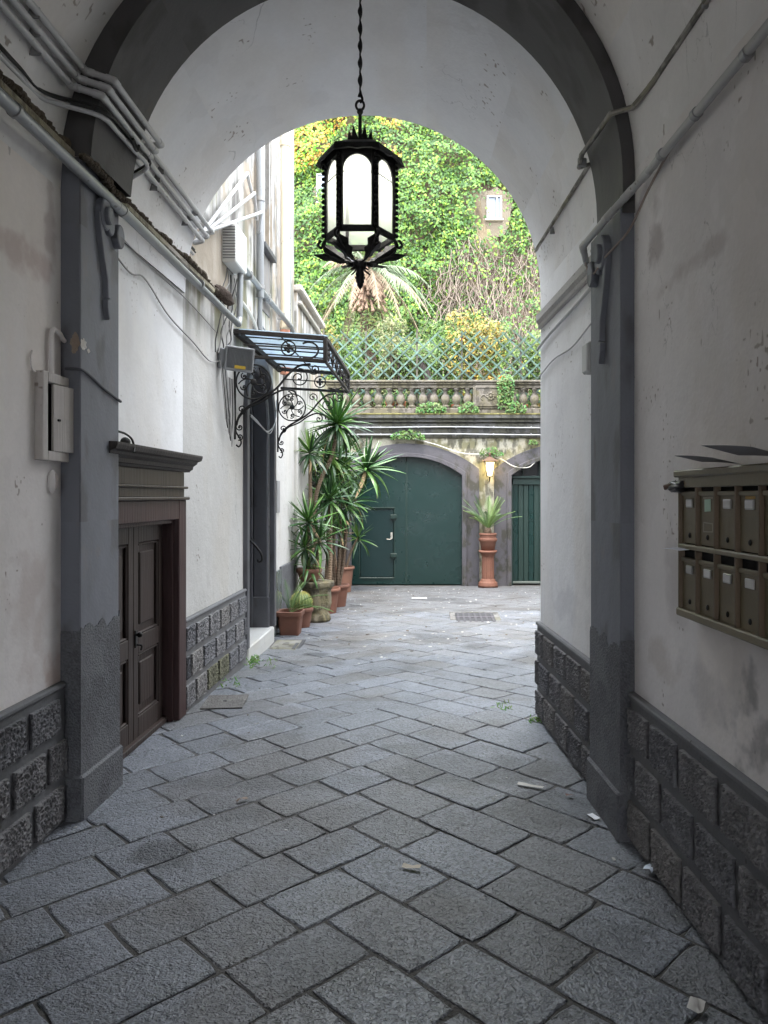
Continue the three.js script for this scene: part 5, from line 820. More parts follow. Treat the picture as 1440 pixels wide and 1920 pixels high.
// scroll drawn as a flat spiral tube
const spiral = (m, x, y, r, turns, start, dir, rad, z = 0) => { const p = []; const n = Math.ceil(turns * 14); for (let i = 0; i <= n; i++) { const t = i / n, a = start + dir * t * turns * 6.283, q = r * (1 - 0.86 * t); p.push(V(x + q * Math.cos(a), y + q * Math.sin(a), z)); } m.wire(p, rad, n * 2, 5); m.ball(p[n].x, p[n].y, z, rad * 1.9, 6); };
{ // glass canopy on scrolled iron brackets
  const g = thing('glass_canopy', 'wrought iron and glass canopy over the arched doorway', 'canopy'), A = 7.58, B = 9.82, OUT = 0.93, Y0 = 3.11, Y1 = 3.34, YW = 3.41;
  onL(g, 0, 0, 0);
  const mRust = M([0.022, 0.018, 0.016], 0.75, { bumpMap: roughB, bumpScale: 0.006 });
  const bar = (a, b, r = 0.016, name = 'bar', m = mRust) => { const d = b.clone().sub(a), L = d.length(); return new MB().add(chamfer(r * 2, L, r * 2, 0.003), new THREE.Matrix4().compose(a.clone().add(b).multiplyScalar(0.5), new THREE.Quaternion().setFromUnitVectors(V(0, 1, 0), d.normalize()), V(1, 1, 1))).build(name, m, g); };
  // valance: two end panels and the front
  for (const [D, k] of [[A, 0], [B, 1]]) {
    bar(V(D, YW, 0), V(D, Y1, OUT), 0.021, 'top_rail'); bar(V(D, Y0 + 0.05, 0.04), V(D, Y0, OUT), 0.016, 'bottom_rail'); bar(V(D, Y0, OUT), V(D, Y1, OUT), 0.02, 'corner_post'); bar(V(D, (Y0 + Y1) / 2 + 0.05, 0.1), V(D, (Y0 + Y1) / 2, OUT), 0.007, 'middle_rail');
    const m = new MB(), cx = OUT * 0.6, cy = 3.24; const ring = []; for (let i = 0; i < 20; i++) ring.push(V(D, cy + 0.072 * Math.sin(i / 20 * 6.283), cx + 0.072 * Math.cos(i / 20 * 6.283))); m.wire(ring, 0.008, 40, 6, true); for (const [a, b] of [[0.03, 0], [-0.03, 0], [0, 0.03], [0, -0.03], [0, 0]]) m.ball(D, cy + a, cx + b, 0.02, 8); m.build('quatrefoil', mRust, g);
    const cs = new MB(), pts = []; for (let i = 0; i <= 16; i++) { const a = -2.2 + 4.4 * i / 16; pts.push(V(D, 3.22 + 0.082 * Math.sin(a), OUT - 0.17 + 0.1 * Math.cos(a))); } cs.wire(pts, 0.01, 30, 6); cs.build('crescent', mRust, g);
  }
  bar(V(A, Y1, OUT), V(B, Y1, OUT), 0.022, 'top_rail'); bar(V(A, Y0, OUT), V(B, Y0, OUT), 0.014, 'bottom_rail'); bar(V(A, (Y0 + Y1) / 2, OUT), V(B, (Y0 + Y1) / 2, OUT), 0.007, 'middle_rail'); bar(V(A, YW, 0.02), V(B, YW, 0.02), 0.03, 'wall_rail');
  for (let i = 0; i < 6; i++) { const D = A + 0.25 + i * 0.35, m = new MB(), p = []; for (let k = 0; k < 18; k++) p.push(V(D + 0.07 * Math.cos(k / 18 * 6.283), 3.225 + 0.07 * Math.sin(k / 18 * 6.283), OUT)); m.wire(p, 0.008, 36, 5, true); m.ball(D, 3.225, OUT, 0.026, 8); m.build('rosette', mRust, g); }
  // sloping glass between glazing bars that run out from the wall
  const n = 7, yg = (t) => mix(YW + 0.03, Y1 + 0.035, t), mGl = M([0.72, 0.83, 0.92], 1, { physical: true, transmission: 0.6, thickness: 0, map: plasterT }), ang = Math.atan2(YW - Y1, OUT), LW = (B - A) / n;
  for (let i = 0; i < n; i++) { const D = A + (i + 0.5) * LW; new MB().box(D, (yg(0) + yg(1)) / 2, OUT / 2, LW - 0.006, 0.006, OUT + 0.03, ang, 0, 0, 0.001).build('glass_pane', mGl, g); if (i) bar(V(A + i * LW, yg(0) - 0.014, 0.02), V(A + i * LW, yg(1) - 0.014, OUT), 0.007, 'glazing_bar'); }
  bar(V(A, mix(YW, Y1, 0.5), OUT * 0.5), V(B, mix(YW, Y1, 0.5), OUT * 0.5), 0.007, 'purlin');
  // brackets
  for (const D of [A + 0.01, B - 0.05]) {
    const br = new THREE.Group(); br.name = 'scroll_bracket'; g.add(br); br.position.set(D, 0, 0); br.rotation.y = -Math.PI / 2;     // x out of the wall, y up
    const w = (name, pts, r = 0.009) => new MB().wire(pts.map(([x, y]) => V(x, y, 0)), r, pts.length * 7, 5).build(name, mIron, br), sp = (x, y, r, t, st, d) => { const m = new MB(); spiral(m, x, y, r, t, st, d, 0.007); m.build('scroll', mIron, br); };
    new MB().box(0.012, 2.74, 0, 0.02, 0.85, 0.02).build('wall_bar', mIron, br);
    w('brace', [[0.03, 2.48], [0.06, 2.56], [0.16, 2.66], [0.3, 2.74], [0.44, 2.84], [0.55, 2.97], [0.66, 3.06], [0.78, 3.08]], 0.012); w('brace', [[0.03, 2.46], [0.05, 2.53], [0.14, 2.63], [0.29, 2.7], [0.41, 2.78], [0.52, 2.82], [0.62, 2.8], [0.64, 2.75]], 0.01);
    const wheel = []; for (let i = 0; i < 24; i++) wheel.push([0.2 + 0.175 * Math.cos(i / 24 * 6.283), 2.9 + 0.175 * Math.sin(i / 24 * 6.283)]); w('wheel_rim', [...wheel, wheel[0]], 0.009);
    for (let i = 0; i < 6; i++) { const a = i / 6 * 6.283 + 0.3, c = [0.2, 2.9], pts = []; for (let k = 0; k <= 12; k++) { const t = k / 12, q = 0.03 + 0.125 * t, b = a + 0.9 * t; pts.push([c[0] + q * Math.cos(b), c[1] + q * Math.sin(b)]); } w('petal', pts, 0.007); sp(c[0] + 0.11 * Math.cos(a + 1.25), c[1] + 0.11 * Math.sin(a + 1.25), 0.035, 1.1, a + 0.6, 1); }
    new MB().ball(0.2, 2.9, 0, [0.034, 0.034, 0.016], 12).build('boss', mIron, br);
    sp(0.66, 2.94, 0.1, 1.5, 1.6, -1); sp(0.47, 3.03, 0.06, 1.3, -0.6, 1); sp(0.82, 3.03, 0.06, 1.3, 3.4, 1); sp(0.08, 2.62, 0.05, 1.2, -1.4, 1); sp(0.55, 2.75, 0.055, 1.2, 1.5, -1); sp(0.06, 2.44, 0.04, 1.2, 2.2, 1); sp(0.06, 2.34, 0.035, 1.2, -2.0, 1);
    w('tail', [[0.03, 2.5], [0.02, 2.4], [0.06, 2.33], [0.075, 2.28], [0.05, 2.24], [0.025, 2.26]], 0.009);
  }
}
{ const g = thing('hand_rail', 'black iron handrail with a curled end in the arched doorway', 'handrail'); onL(g, 0); new MB().wire([V(9.22, 1.32, -0.4), V(9.22, 1.22, -0.25), V(9.21, 1.1, -0.13), V(9.2, 1.02, -0.075), V(9.2, 0.95, -0.07), V(9.2, 0.93, -0.11), V(9.2, 0.96, -0.12)], 0.014, 40, 7).wire([V(9.22, 1.2, -0.2), V(9.3, 1.2, -0.2)], 0.01).build('rail', mIron, g); }
{ const g = thing('door_wires', 'loose grey wires looping across the arched doorway', 'cable'); onL(g, 0); new MB().wire([V(8.05, 2.62, 0.06), V(8.3, 2.58, 0.07), V(8.8, 2.5, 0.08), V(9.2, 2.62, 0.08), V(9.42, 2.8, 0.06)], 0.008, 40, 5).wire([V(8.05, 2.6, 0.06), V(8.5, 2.53, 0.08), V(9.0, 2.5, 0.08), V(9.3, 2.72, 0.08), V(9.45, 2.95, 0.06)], 0.007, 40, 5).build('wires', M([0.4, 0.4, 0.4], 0.6), g); }

// ---------- hanging lantern ----------
{
  const g = thing('hanging_lantern', 'black wrought iron hexagonal lantern with frosted glass, lit, on a twisted rod', 'lantern'); const LD = 4.08, LX = -0.364; g.position.set(LX, 0, -LD);
  const R = 0.185, yb = 3.14, yt = 3.575, hexa = (k) => { const a = k * Math.PI / 3; return [Math.cos(a), Math.sin(a)]; };     // a flat side towards the viewer
  const F = new MB(), rod = (a, b, r, name = 'frame_bar') => new MB().cyl(a, b, r, r, 8).build(name, mIron, g);
  for (let k = 0; k < 6; k++) {
    const [cx, cz] = hexa(k), [nx, nz] = hexa(k + 1), ax = cx * R, az = cz * R, bx = nx * R, bz = nz * R, mx = (ax + bx) / 2, mz = (az + bz) / 2, ry = -Math.atan2(bz - az, bx - ax), L = Math.hypot(bx - ax, bz - az);
    // corner post: wide flat strip bent round the corner, with a beaded edge
    new MB().box(ax, (yb + yt) / 2, az, 0.04, yt - yb, 0.018, 0, -Math.atan2(cz, cx) + Math.PI / 2, 0, 0.004).build('corner_post', mIron, g);
    const bd = new MB(); for (let i = 0; i < 14; i++) bd.ball(ax * 1.08, yb + 0.02 + i * 0.031, az * 1.08, 0.012, 6); bd.build('beading', mIron, g);
    new MB().box(mx, yb + 0.008, mz, L, 0.034, 0.02, 0, ry, 0).build('bottom_bar', mIron, g); new MB().box(mx, yt - 0.015, mz, L, 0.05, 0.02, 0, ry, 0).build('top_bar', mIron, g);
    // arched head plate over the pane
    const W2 = L / 2 - 0.018, s = rect(-L / 2 + 0.01, -0.11, L / 2 - 0.01, 0.0), h = new THREE.Path(); h.moveTo(-W2, -0.109); for (let i = 0; i <= 18; i++) { const a = Math.PI - Math.PI * i / 18; h.lineTo(W2 * Math.cos(a), -0.1 + W2 * Math.sin(a) * 1.08); } h.lineTo(W2, -0.109); h.closePath(); s.holes.push(h);
    new MB().ext(s, 0.008, mat4(mx, yt - 0.02, mz, 0, ry, 0).multiply(mat4(0, 0, -0.004))).build('arched_head', mIron, g);
    new MB().box(mx * 0.97, (yb + yt) / 2, mz * 0.97, L - 0.03, yt - yb - 0.02, 0.003, 0, ry, 0, 0.0005).build('glass_pane', M([0.93, 0.95, 0.92], 0.42, { physical: true, transmission: 0.85, thickness: 0, ior: 1.4 }), g);
    // leaf scrolls under the corners
    const sc = new MB(); sc.wire([V(ax * 1.16, yb - 0.005, az * 1.16), V(ax * 1.24, yb - 0.03, az * 1.24), V(ax * 1.14, yb - 0.045, az * 1.14), V(ax * 1.08, yb - 0.02, az * 1.08), V(ax * 1.02, yb, az * 1.02)], 0.008, 24, 6); sc.build('corner_scroll', mIron, g);
    new MB().wire([V(ax * 1.02, yb - 0.01, az * 1.02), V(ax * 1.05, yb - 0.06, az * 1.05), V(ax * 0.8, yb - 0.1, az * 0.8), V(ax * 0.35, yb - 0.125, az * 0.35), V(0, yb - 0.12, 0)], 0.006, 26, 6).build('cage_rod', mIron, g);
    const lf = leafShape([[0.004, 0], [0.02, 0.05], [0.014, 0.1], [0.02, 0.14], [0.003, 0.2]], 0.3), lm = mesh('iron_leaf', lf, mIron, g); lm.position.set(ax * 0.3, yb - 0.12, az * 0.3); lm.quaternion.setFromUnitVectors(V(0, 1, 0), V(ax, 0.035, az).normalize());
    const ac = mesh('acanthus', leafShape([[0.006, 0], [0.03, 0.03], [0.02, 0.06], [0.035, 0.09], [0.01, 0.14]], 0.4), mIron, g); ac.position.set(ax * 0.45, yb - 0.11, az * 0.45); ac.quaternion.setFromUnitVectors(V(0, 1, 0), V(ax * 1.4, 0.17, az * 1.4).normalize());
    // crown leaf
    const cr = mesh('crown_leaf', leafShape([[0.012, 0], [0.022, 0.03], [0.012, 0.06], [0.002, 0.1]], 0.2), mIron, g); cr.position.set(cx * 0.045, yt + 0.065, cz * 0.045); cr.quaternion.setFromUnitVectors(V(0, 1, 0), V(cx * 0.18, 1, cz * 0.18).normalize());
  }
  // roof: hexagonal, turned-down scalloped brim
  const rf = new MB(), P = [], ring = (r, y, w = 0) => { const o = []; for (let i = 0; i < 36; i++) { const a = i / 36 * 6.283, k = Math.cos(Math.PI / 6) / Math.cos((a % (Math.PI / 3)) - Math.PI / 6); o.push([r * k * Math.cos(a), y + w * (vn(i * 1.3, 5) - 0.5), r * k * Math.sin(a)]); } return o; };
  const rings = [ring(0.03, yt + 0.075), ring(0.13, yt + 0.06), ring(0.225, yt + 0.01), ring(0.245, yt - 0.03, 0.02), ring(0.235, yt - 0.035, 0.02), ring(0.21, yt + 0.0), ring(0.12, yt + 0.045)];
  for (let k = 0; k + 1 < rings.length; k++) for (let i = 0; i < 36; i++) { const j = (i + 1) % 36; P.push(...rings[k][i], ...rings[k][j], ...rings[k + 1][j], ...rings[k][i], ...rings[k + 1][j], ...rings[k + 1][i]); }
  const rg = new THREE.BufferGeometry(); rg.setAttribute('position', new THREE.BufferAttribute(new Float32Array(P), 3)); rg.computeVertexNormals(); mesh('roof', uvBox(rg), mIron, g);
  // bottom ring, glass and finial
  new MB().lathe([[0, 0.06], [0.025, 0.06], [0.04, 0.04], [0.03, 0.01], [0.02, 0.0], [0.026, -0.02], [0.022, -0.03], [0.028, -0.04], [0.022, -0.05], [0.024, -0.06], [0.016, -0.07], [0.018, -0.08], [0, -0.105]], 0, yb - 0.17, 0, 14).build('finial', mIron, g);
  for (let k = 0; k < 8; k++) { const a = k / 8 * 6.283, m = mesh('finial_leaf', leafShape([[0.004, 0], [0.012, 0.02], [0.002, 0.055]], 0.3), mIron, g); m.position.set(0.022 * Math.cos(a), yb - 0.12 - (k % 2) * 0.035, 0.022 * Math.sin(a)); m.quaternion.setFromUnitVectors(V(0, 1, 0), V(Math.cos(a), -0.5, Math.sin(a)).normalize()); }
  // rod: plain stem, ring, twisted bar up to the arch
  new MB().cyl(V(0, yt + 0.06, 0), V(0, 3.84, 0), 0.012, 0.009, 8).ball(0, 3.84, 0, 0.018, 8).build('stem', mIron, g);
  const ri = []; for (let i = 0; i < 16; i++) ri.push(V(0.022 * Math.cos(i / 16 * 6.283), 3.874 + 0.026 * Math.sin(i / 16 * 6.283), 0)); new MB().wire(ri, 0.007, 32, 6, true).wire([V(0, 3.89, 0), V(0.012, 3.905, 0), V(0.006, 3.93, 0)], 0.008, 12, 6).build('ring', mIron, g);
  const tw = new MB(), TP = []; const y0 = 3.92, y1 = 4.81, N = 90; for (let i = 0; i < N; i++) { const f = (q) => { const y = mix(y0, y1, q / N), a = q * 0.33, w = 0.013; return [[w * Math.cos(a), y, w * Math.sin(a)], [0.005 * Math.cos(a + 1.57), y, 0.005 * Math.sin(a + 1.57)], [-w * Math.cos(a), y, -w * Math.sin(a)], [-0.005 * Math.cos(a + 1.57), y, -0.005 * Math.sin(a + 1.57)]]; }; const p = f(i), q = f(i + 1); for (let k = 0; k < 4; k++) { const l = (k + 1) % 4; TP.push(...p[k], ...q[l], ...p[l], ...p[k], ...q[k], ...q[l]); } }
  const tg = new THREE.BufferGeometry(); tg.setAttribute('position', new THREE.BufferAttribute(new Float32Array(TP), 3)); tg.computeVertexNormals(); mesh('twisted_rod', uvBox(tg), mIron, g);
  new MB().cyl(V(0, 3.5, 0), V(0, 3.58, 0), 0.02, 0.02, 10).build('bulb_socket', M([0.3, 0.3, 0.28], 0.6), g);
  const bulb = new MB().ball(0, 3.43, 0, [0.038, 0.055, 0.038], 14).build('bulb', M([1, 1, 1], 0.5, { emissive: [1, 0.98, 0.94], emissiveIntensity: 2.5 }), g);
  const pl = new THREE.PointLight(0xfffaf0, 0.06, 0, 2); pl.position.set(0, 3.43, 0); pl.castShadow = true; pl.shadow.radius = 2.5; g.add(pl);
}
{ // wall lamp on the pier
  const g = onB(thing('wall_lamp', 'lit wall lantern on the mossy pier above the pedestal plant', 'lamp'), 1.5, 2.2, 0), z = 0.24;
  const fr = (k) => { const a = k * Math.PI / 2 + Math.PI / 4; return [Math.cos(a), Math.sin(a)]; };
  for (let k = 0; k < 4; k++) { const [cx, cz] = fr(k), [nx, nz] = fr(k + 1); new MB().cyl(V(cx * 0.085, 0, z + cz * 0.085), V(cx * 0.165, 0.36, z + cz * 0.165), 0.011, 0.011, 6).build('frame_bar', mIron, g);
    const q = new THREE.BufferGeometry(), c = [[cx * 0.085, 0, z + cz * 0.085], [nx * 0.085, 0, z + nz * 0.085], [nx * 0.165, 0.36, z + nz * 0.165], [cx * 0.165, 0.36, z + cz * 0.165]]; q.setAttribute('position', new THREE.BufferAttribute(new Float32Array([...c[0], ...c[1], ...c[2], ...c[0], ...c[2], ...c[3]]), 3)); q.computeVertexNormals(); mesh('glass_pane', uvBox(q), M([0.95, 0.93, 0.85], 0.5, { physical: true, transmission: 0.8, thickness: 0 }), g);
    new MB().cyl(V(cx * 0.165, 0.36, z + cz * 0.165), V(nx * 0.165, 0.36, z + nz * 0.165), 0.012, 0.012, 6).build('frame_ring', mIron, g); new MB().cyl(V(cx * 0.085, 0, z + cz * 0.085), V(nx * 0.085, 0, z + nz * 0.085), 0.012, 0.012, 6).build('frame_ring', mIron, g); }
  new MB().add(new THREE.ConeGeometry(0.27, 0.12, 4, 1, false), mat4(0, 0.43, z, 0, Math.PI / 4, 0)).build('roof', M([0.12, 0.07, 0.045], 0.8), g); new MB().lathe([[0, 0], [0.03, 0], [0.02, 0.05], [0.03, 0.08], [0, 0.1]], 0, 0.48, z, 10).build('knob', M([0.12, 0.07, 0.045], 0.8), g);
  new MB().wire([V(0, 0.5, z), V(0, 0.58, z * 0.6), V(0, 0.5, 0.02), V(0, 0.3, 0.0)], 0.016, 20, 6).wire([V(0, -0.01, z), V(0, -0.1, z * 0.6), V(0, -0.12, 0.0)], 0.014, 16, 6).build('bracket', mIron, g);
  new MB().ball(0, 0.19, z, [0.035, 0.05, 0.035], 10).build('bulb', M([1, 1, 1], 0.5, { emissive: [1, 0.9, 0.66], emissiveIntensity: 1.5 }), g);
  const pl = new THREE.PointLight(0xffe3a8, 0.2, 0, 2); pl.position.set(0, 0.19, z); pl.castShadow = true; pl.shadow.radius = 2.5; g.add(pl);
}

// ---------- potted plants ----------
const potT = tex(256, 256, 0.7, 0.7, (u, v) => { const a = fbm(u * 8, v * 8, 4, 8), w = ss(0.55, 0.7, fbm(u * 4 + 7, v * 8 + 3, 4, 4)), k = 0.75 + 0.4 * a; return [mix(k, 1.0, w * 0.5), mix(k, 1.3, w * 0.6), mix(k, 1.5, w * 0.6)]; });
const mTerra = M([0.165, 0.07, 0.045], 0.75, { map: potT, bumpMap: roughB, bumpScale: 0.002 }), mTerraP = M([0.2, 0.098, 0.066], 0.75, { map: potT, bumpMap: roughB, bumpScale: 0.002 }), mSoil = M([0.025, 0.018, 0.013], 0.95, { bumpMap: roughB, bumpScale: 0.02 });
const roundPot = (g, r0, r1, h, m, name = 'pot') => { new MB().lathe([[0, 0.0], [r0, 0], [r0 * 1.02, 0.01], [r1 * 0.95, h - 0.07], [r1 * 0.95, h - 0.065], [r1 * 1.05, h - 0.06], [r1 * 1.07, h - 0.03], [r1 * 1.05, h], [r1 * 0.95, h], [r1 * 0.9, h - 0.04], [0, h - 0.04]], 0, 0, 0, 28).build(name, m, g); new MB().lathe([[0, h - 0.03], [r1 * 0.5, h - 0.032], [r1 * 0.92, h - 0.036]], 0, 0, 0, 16).build('soil', mSoil, g); };
const strap = (w, droop, seg = 6) => {                  // strap leaf of length 1 along +y, arching towards +z
  const P = [], row = (t) => { const a = w * Math.pow(Math.sin(Math.PI * (0.12 + 0.88 * t) * 0.97), 0.75) * (1 - t * 0.25), y = t * (1 - 0.25 * droop * t), z = droop * t * t * 0.6; return [[-a, y, z + a * 0.35], [0, y, z - a * 0.15], [a, y, z + a * 0.35]]; };
  for (let i = 0; i < seg; i++) { const p = row(i / seg), q = row((i + 1) / seg); for (let k = 0; k < 2; k++) P.push(...p[k], ...p[k + 1], ...q[k + 1], ...p[k], ...q[k + 1], ...q[k]); }
  const g = new THREE.BufferGeometry(); g.setAttribute('position', new THREE.BufferAttribute(new Float32Array(P), 3)); return smoothGeo(g);
};
const straps = [strap(0.05, 0.04), strap(0.055, 0.16), strap(0.05, 0.38), strap(0.055, 0.8)];
const yTones = [[0.045, 0.125, 0.024], [0.026, 0.085, 0.024], [0.075, 0.18, 0.032], [0.017, 0.05, 0.019], [0.11, 0.2, 0.04]].map((c) => M(c, 0.38, { physical: true, transmission: 0.15, thickness: 0 })), mDead = M([0.3, 0.22, 0.12], 0.9);
function rosette(parent, x, y, z, n, L, tone = 0, lean = [0, 0], hang = 0.25) {
  for (let i = 0; i < n; i++) {
    const t = i / n, a = i * 2.39996 + rr(-0.2, 0.2), el = mix(1.45, -0.35 - hang, Math.pow(t, 0.85)) + rr(-0.12, 0.12), l = L * 1.28 * rr(0.8, 1.12) * (t < 0.15 ? 0.75 : 1);
    const m = mesh('leaf', straps[el > 1.0 ? 0 : el > 0.4 ? 1 : el > -0.1 ? 2 : 3], t > 0.94 && rnd() < 0.5 ? mDead : yTones[(tone + Math.floor(rnd() * 3) + (t > 0.6 ? 1 : 0)) % 5], parent);
    const dir = V(Math.cos(a) * Math.cos(el) + lean[0], Math.sin(el), Math.sin(a) * Math.cos(el) + lean[1]).normalize(), out = V(Math.cos(a), -0.9, Math.sin(a)).normalize();
    const zax = out.clone().addScaledVector(dir, -out.dot(dir)).normalize(), xax = dir.clone().cross(zax);
    m.quaternion.setFromRotationMatrix(new THREE.Matrix4().makeBasis(xax, dir, zax)); m.rotateY(rr(-0.35, 0.35)); m.position.set(x + rr(-0.01, 0.01), y - t * 0.09 + rr(-0.01, 0.01), z + rr(-0.01, 0.01)); m.scale.set(l * rr(0.9, 1.15), l, l);
  }
}
const barkB = tex(128, 256, 0.2, 0.25, (u, v) => clamp(0.5 + 0.4 * Math.sin(v * 6.283 * 9 + 3 * vn(u * 8, v * 8, 8)) + 0.3 * (vn(u * 32, v * 32, 32) - 0.5)), false);
const mBark = M([0.2, 0.145, 0.1], 0.9, { bumpMap: barkB, bumpScale: 0.012 }), mBarkD = M([0.13, 0.09, 0.06], 0.9, { bumpMap: barkB, bumpScale: 0.012 });
const trunk = (g, pts, r0, r1, m = mBark) => { const cv = new THREE.CatmullRomCurve3(pts.map((p) => V(...p))), n = 20, t = new THREE.TubeGeometry(cv, n, 1, 8); const a = t.attributes.position; for (let i = 0; i <= n; i++) { const c = cv.getPointAt(i / n), r = mix(r0, r1, i / n); for (let k = 0; k <= 8; k++) { const j = i * 9 + k; a.setXYZ(j, c.x + (a.getX(j) - c.x) * r, c.y + (a.getY(j) - c.y) * r, c.z + (a.getZ(j) - c.z) * r); } } t.computeVertexNormals(); return new MB().add(t).build('trunk', m, g); };
const fY = floorY;
{ // carved stone planter
  const D = 11.55, g = thing('stone_planter', 'mossy old carved stone block under the terracotta bowl', 'planter'); g.position.set(-1.7, fY(D), -D);
  const pr = [[0, 0], [0.2, 0], [0.215, 0.04], [0.2, 0.1], [0.175, 0.15], [0.185, 0.2], [0.205, 0.28], [0.2, 0.48], [0.215, 0.52], [0.24, 0.54], [0.245, 0.6], [0.235, 0.625], [0, 0.625]];
  const L = new THREE.LatheGeometry(pr.map((p) => new THREE.Vector2(...p)), 40), a = L.attributes.position; for (let i = 0; i < a.count; i++) { const x = a.getX(i), y = a.getY(i), z = a.getZ(i), th = Math.atan2(z, x), k = 1 + (y < 0.15 && y > 0.01 ? 0.07 * Math.sin(th * 9) : 0) + 0.09 * (fbm(th * 3 + 9, y * 9, 4) - 0.5); const sq = 1 + 0.1 * Math.cos(4 * th) * (y > 0.2 ? 1 : 0); a.setXYZ(i, x * k * sq, y, z * k * sq); } L.computeVertexNormals();
  new MB().add(L).build('block', M([0.22, 0.2, 0.155], 0.95, { map: oldT, bumpMap: roughB, bumpScale: 0.02 }), g);
}
{ const D = 11.5, g = thing('bowl_planter', 'terracotta bowl of young yuccas standing on the carved stone block', 'potted plant'); g.position.set(-1.81, fY(D) + 0.628, -D);
  roundPot(g, 0.13, 0.185, 0.19, mTerraP, 'bowl');
  trunk(g, [[-0.02, 0.12, 0], [-0.03, 0.4, 0.02], [0.0, 0.7, 0.02], [-0.01, 0.86, 0.03]], 0.03, 0.022); rosette(g, -0.01, 0.95, 0.03, 44, 0.42, 0); trunk(g, [[-0.05, 0.12, 0.06], [-0.07, 0.35, 0.08], [-0.05, 0.5, 0.1]], 0.026, 0.02); rosette(g, -0.05, 0.56, 0.1, 36, 0.36, 1); trunk(g, [[0.03, 0.12, 0.06], [0.02, 0.24, 0.08]], 0.024, 0.02); rosette(g, 0.02, 0.28, 0.08, 26, 0.3, 2); trunk(g, [[0.09, 0.12, -0.04], [0.13, 0.45, -0.05], [0.15, 0.62, -0.05]], 0.026, 0.02); rosette(g, 0.15, 0.66, -0.05, 34, 0.4, 0); }
{ const D = 12.6, g = thing('tall_yucca', 'tallest yucca with a curved bare trunk under the canopy end', 'potted plant'); g.position.set(-1.72, fY(D), -D); const o = fY(D);
  roundPot(g, 0.19, 0.25, 0.42, mTerra);
  trunk(g, [[-0.05, 0.35, 0.1], [-0.12, 1.2, 0.25], [-0.12, 1.65 - o, 0.3], [-0.02, 2.02 - o, 0.3], [0.15, 2.38 - o, 0.3], [0.23, 2.75 - o, 0.3], [0.245, 2.9 - o, 0.3]], 0.04, 0.03); rosette(g, 0.245, 2.98 - o, 0.3, 74, 0.52, 0, [0, 0], 0.35);
  trunk(g, [[-0.12, 0.35, 0.1], [-0.15, 1.4, 0.5], [-0.14, 2.4 - o, 0.7]], 0.035, 0.028); rosette(g, -0.14, 2.48 - o, 0.7, 46, 0.4, 2);
  trunk(g, [[0.02, 0.35, -0.06], [0.04, 1.2, -0.3], [0.05, 2.2 - o, -0.5]], 0.05, 0.04, mBarkD); rosette(g, 0.05, 2.45 - o, -0.5, 60, 0.55, 3, [0, 0], 0.7); rosette(g, 0.02, 2.1 - o, -0.45, 44, 0.55, 3, [0, 0], 0.8);
  trunk(g, [[0.08, 0.35, 0.05], [0.1, 1.0, 0], [0.08, 1.65 - o, 0]], 0.035, 0.028); rosette(g, 0.08, 1.74 - o, 0, 46, 0.5, 0); }
{ const D = 16.4, g = thing('large_yucca_pot', 'big terracotta pot with branching yuccas beside the carriage gate', 'potted plant'); g.position.set(-1.87, fY(D), -D); const o = fY(D);
  roundPot(g, 0.2, 0.27, 0.56, mTerraP);
  trunk(g, [[0.05, 0.5, 0.05], [0.1, 1.2, 0.1], [0.3, 1.95, 0.12], [0.5, 2.3 - o, 0.1]], 0.035, 0.025, mBarkD); rosette(g, 0.54, 2.38 - o, 0.1, 56, 0.7, 1, [0.12, 0], 0.3);
  trunk(g, [[-0.02, 0.5, 0], [0.05, 1.1, 0], [0.2, 1.62 - o, 0.05]], 0.03, 0.022, mBarkD); rosette(g, 0.22, 1.68 - o, 0.05, 36, 0.55, 0);
  trunk(g, [[0.1, 0.5, -0.02], [0.22, 0.9, 0], [0.36, 1.2, 0.02]], 0.028, 0.022); rosette(g, 0.37, 1.22, 0.02, 22, 0.42, 2); trunk(g, [[-0.1, 0.5, 0.05], [-0.15, 1.0, 0.1], [-0.12, 1.5, 0.12]], 0.028, 0.02); rosette(g, -0.12, 1.55, 0.12, 30, 0.45, 0);
  trunk(g, [[0, 0.5, -0.1], [-0.05, 1.4, -0.15], [-0.12, 2.3, -0.2]], 0.035, 0.028, mBarkD); rosette(g, -0.12, 2.4, -0.2, 50, 0.6, 3, [0, 0], 0.6); }
{ const D = 13.6, g = thing('dense_yucca', 'dense dark yucca thicket behind the curved yucca trunk', 'potted plant'); g.position.set(-1.66, fY(D), -D); const o = fY(D);
  roundPot(g, 0.18, 0.24, 0.4, mTerra);
  for (const [x, y, z, n, l, tn] of [[-0.1, 2.55, 0, 58, 0.5, 3], [0.12, 2.3, 0.1, 54, 0.5, 3], [-0.05, 1.95, 0.1, 52, 0.48, 1], [0.2, 1.6, 0, 46, 0.46, 0], [-0.12, 1.35, 0.15, 44, 0.44, 1]]) { trunk(g, [[x * 0.3, 0.36, z * 0.3], [x * 0.8, y * 0.6, z * 0.7], [x, y - o - 0.02, z]], 0.035, 0.026, mBarkD); rosette(g, x, y - o, z, n, l, tn, [0, 0], 0.7); } }
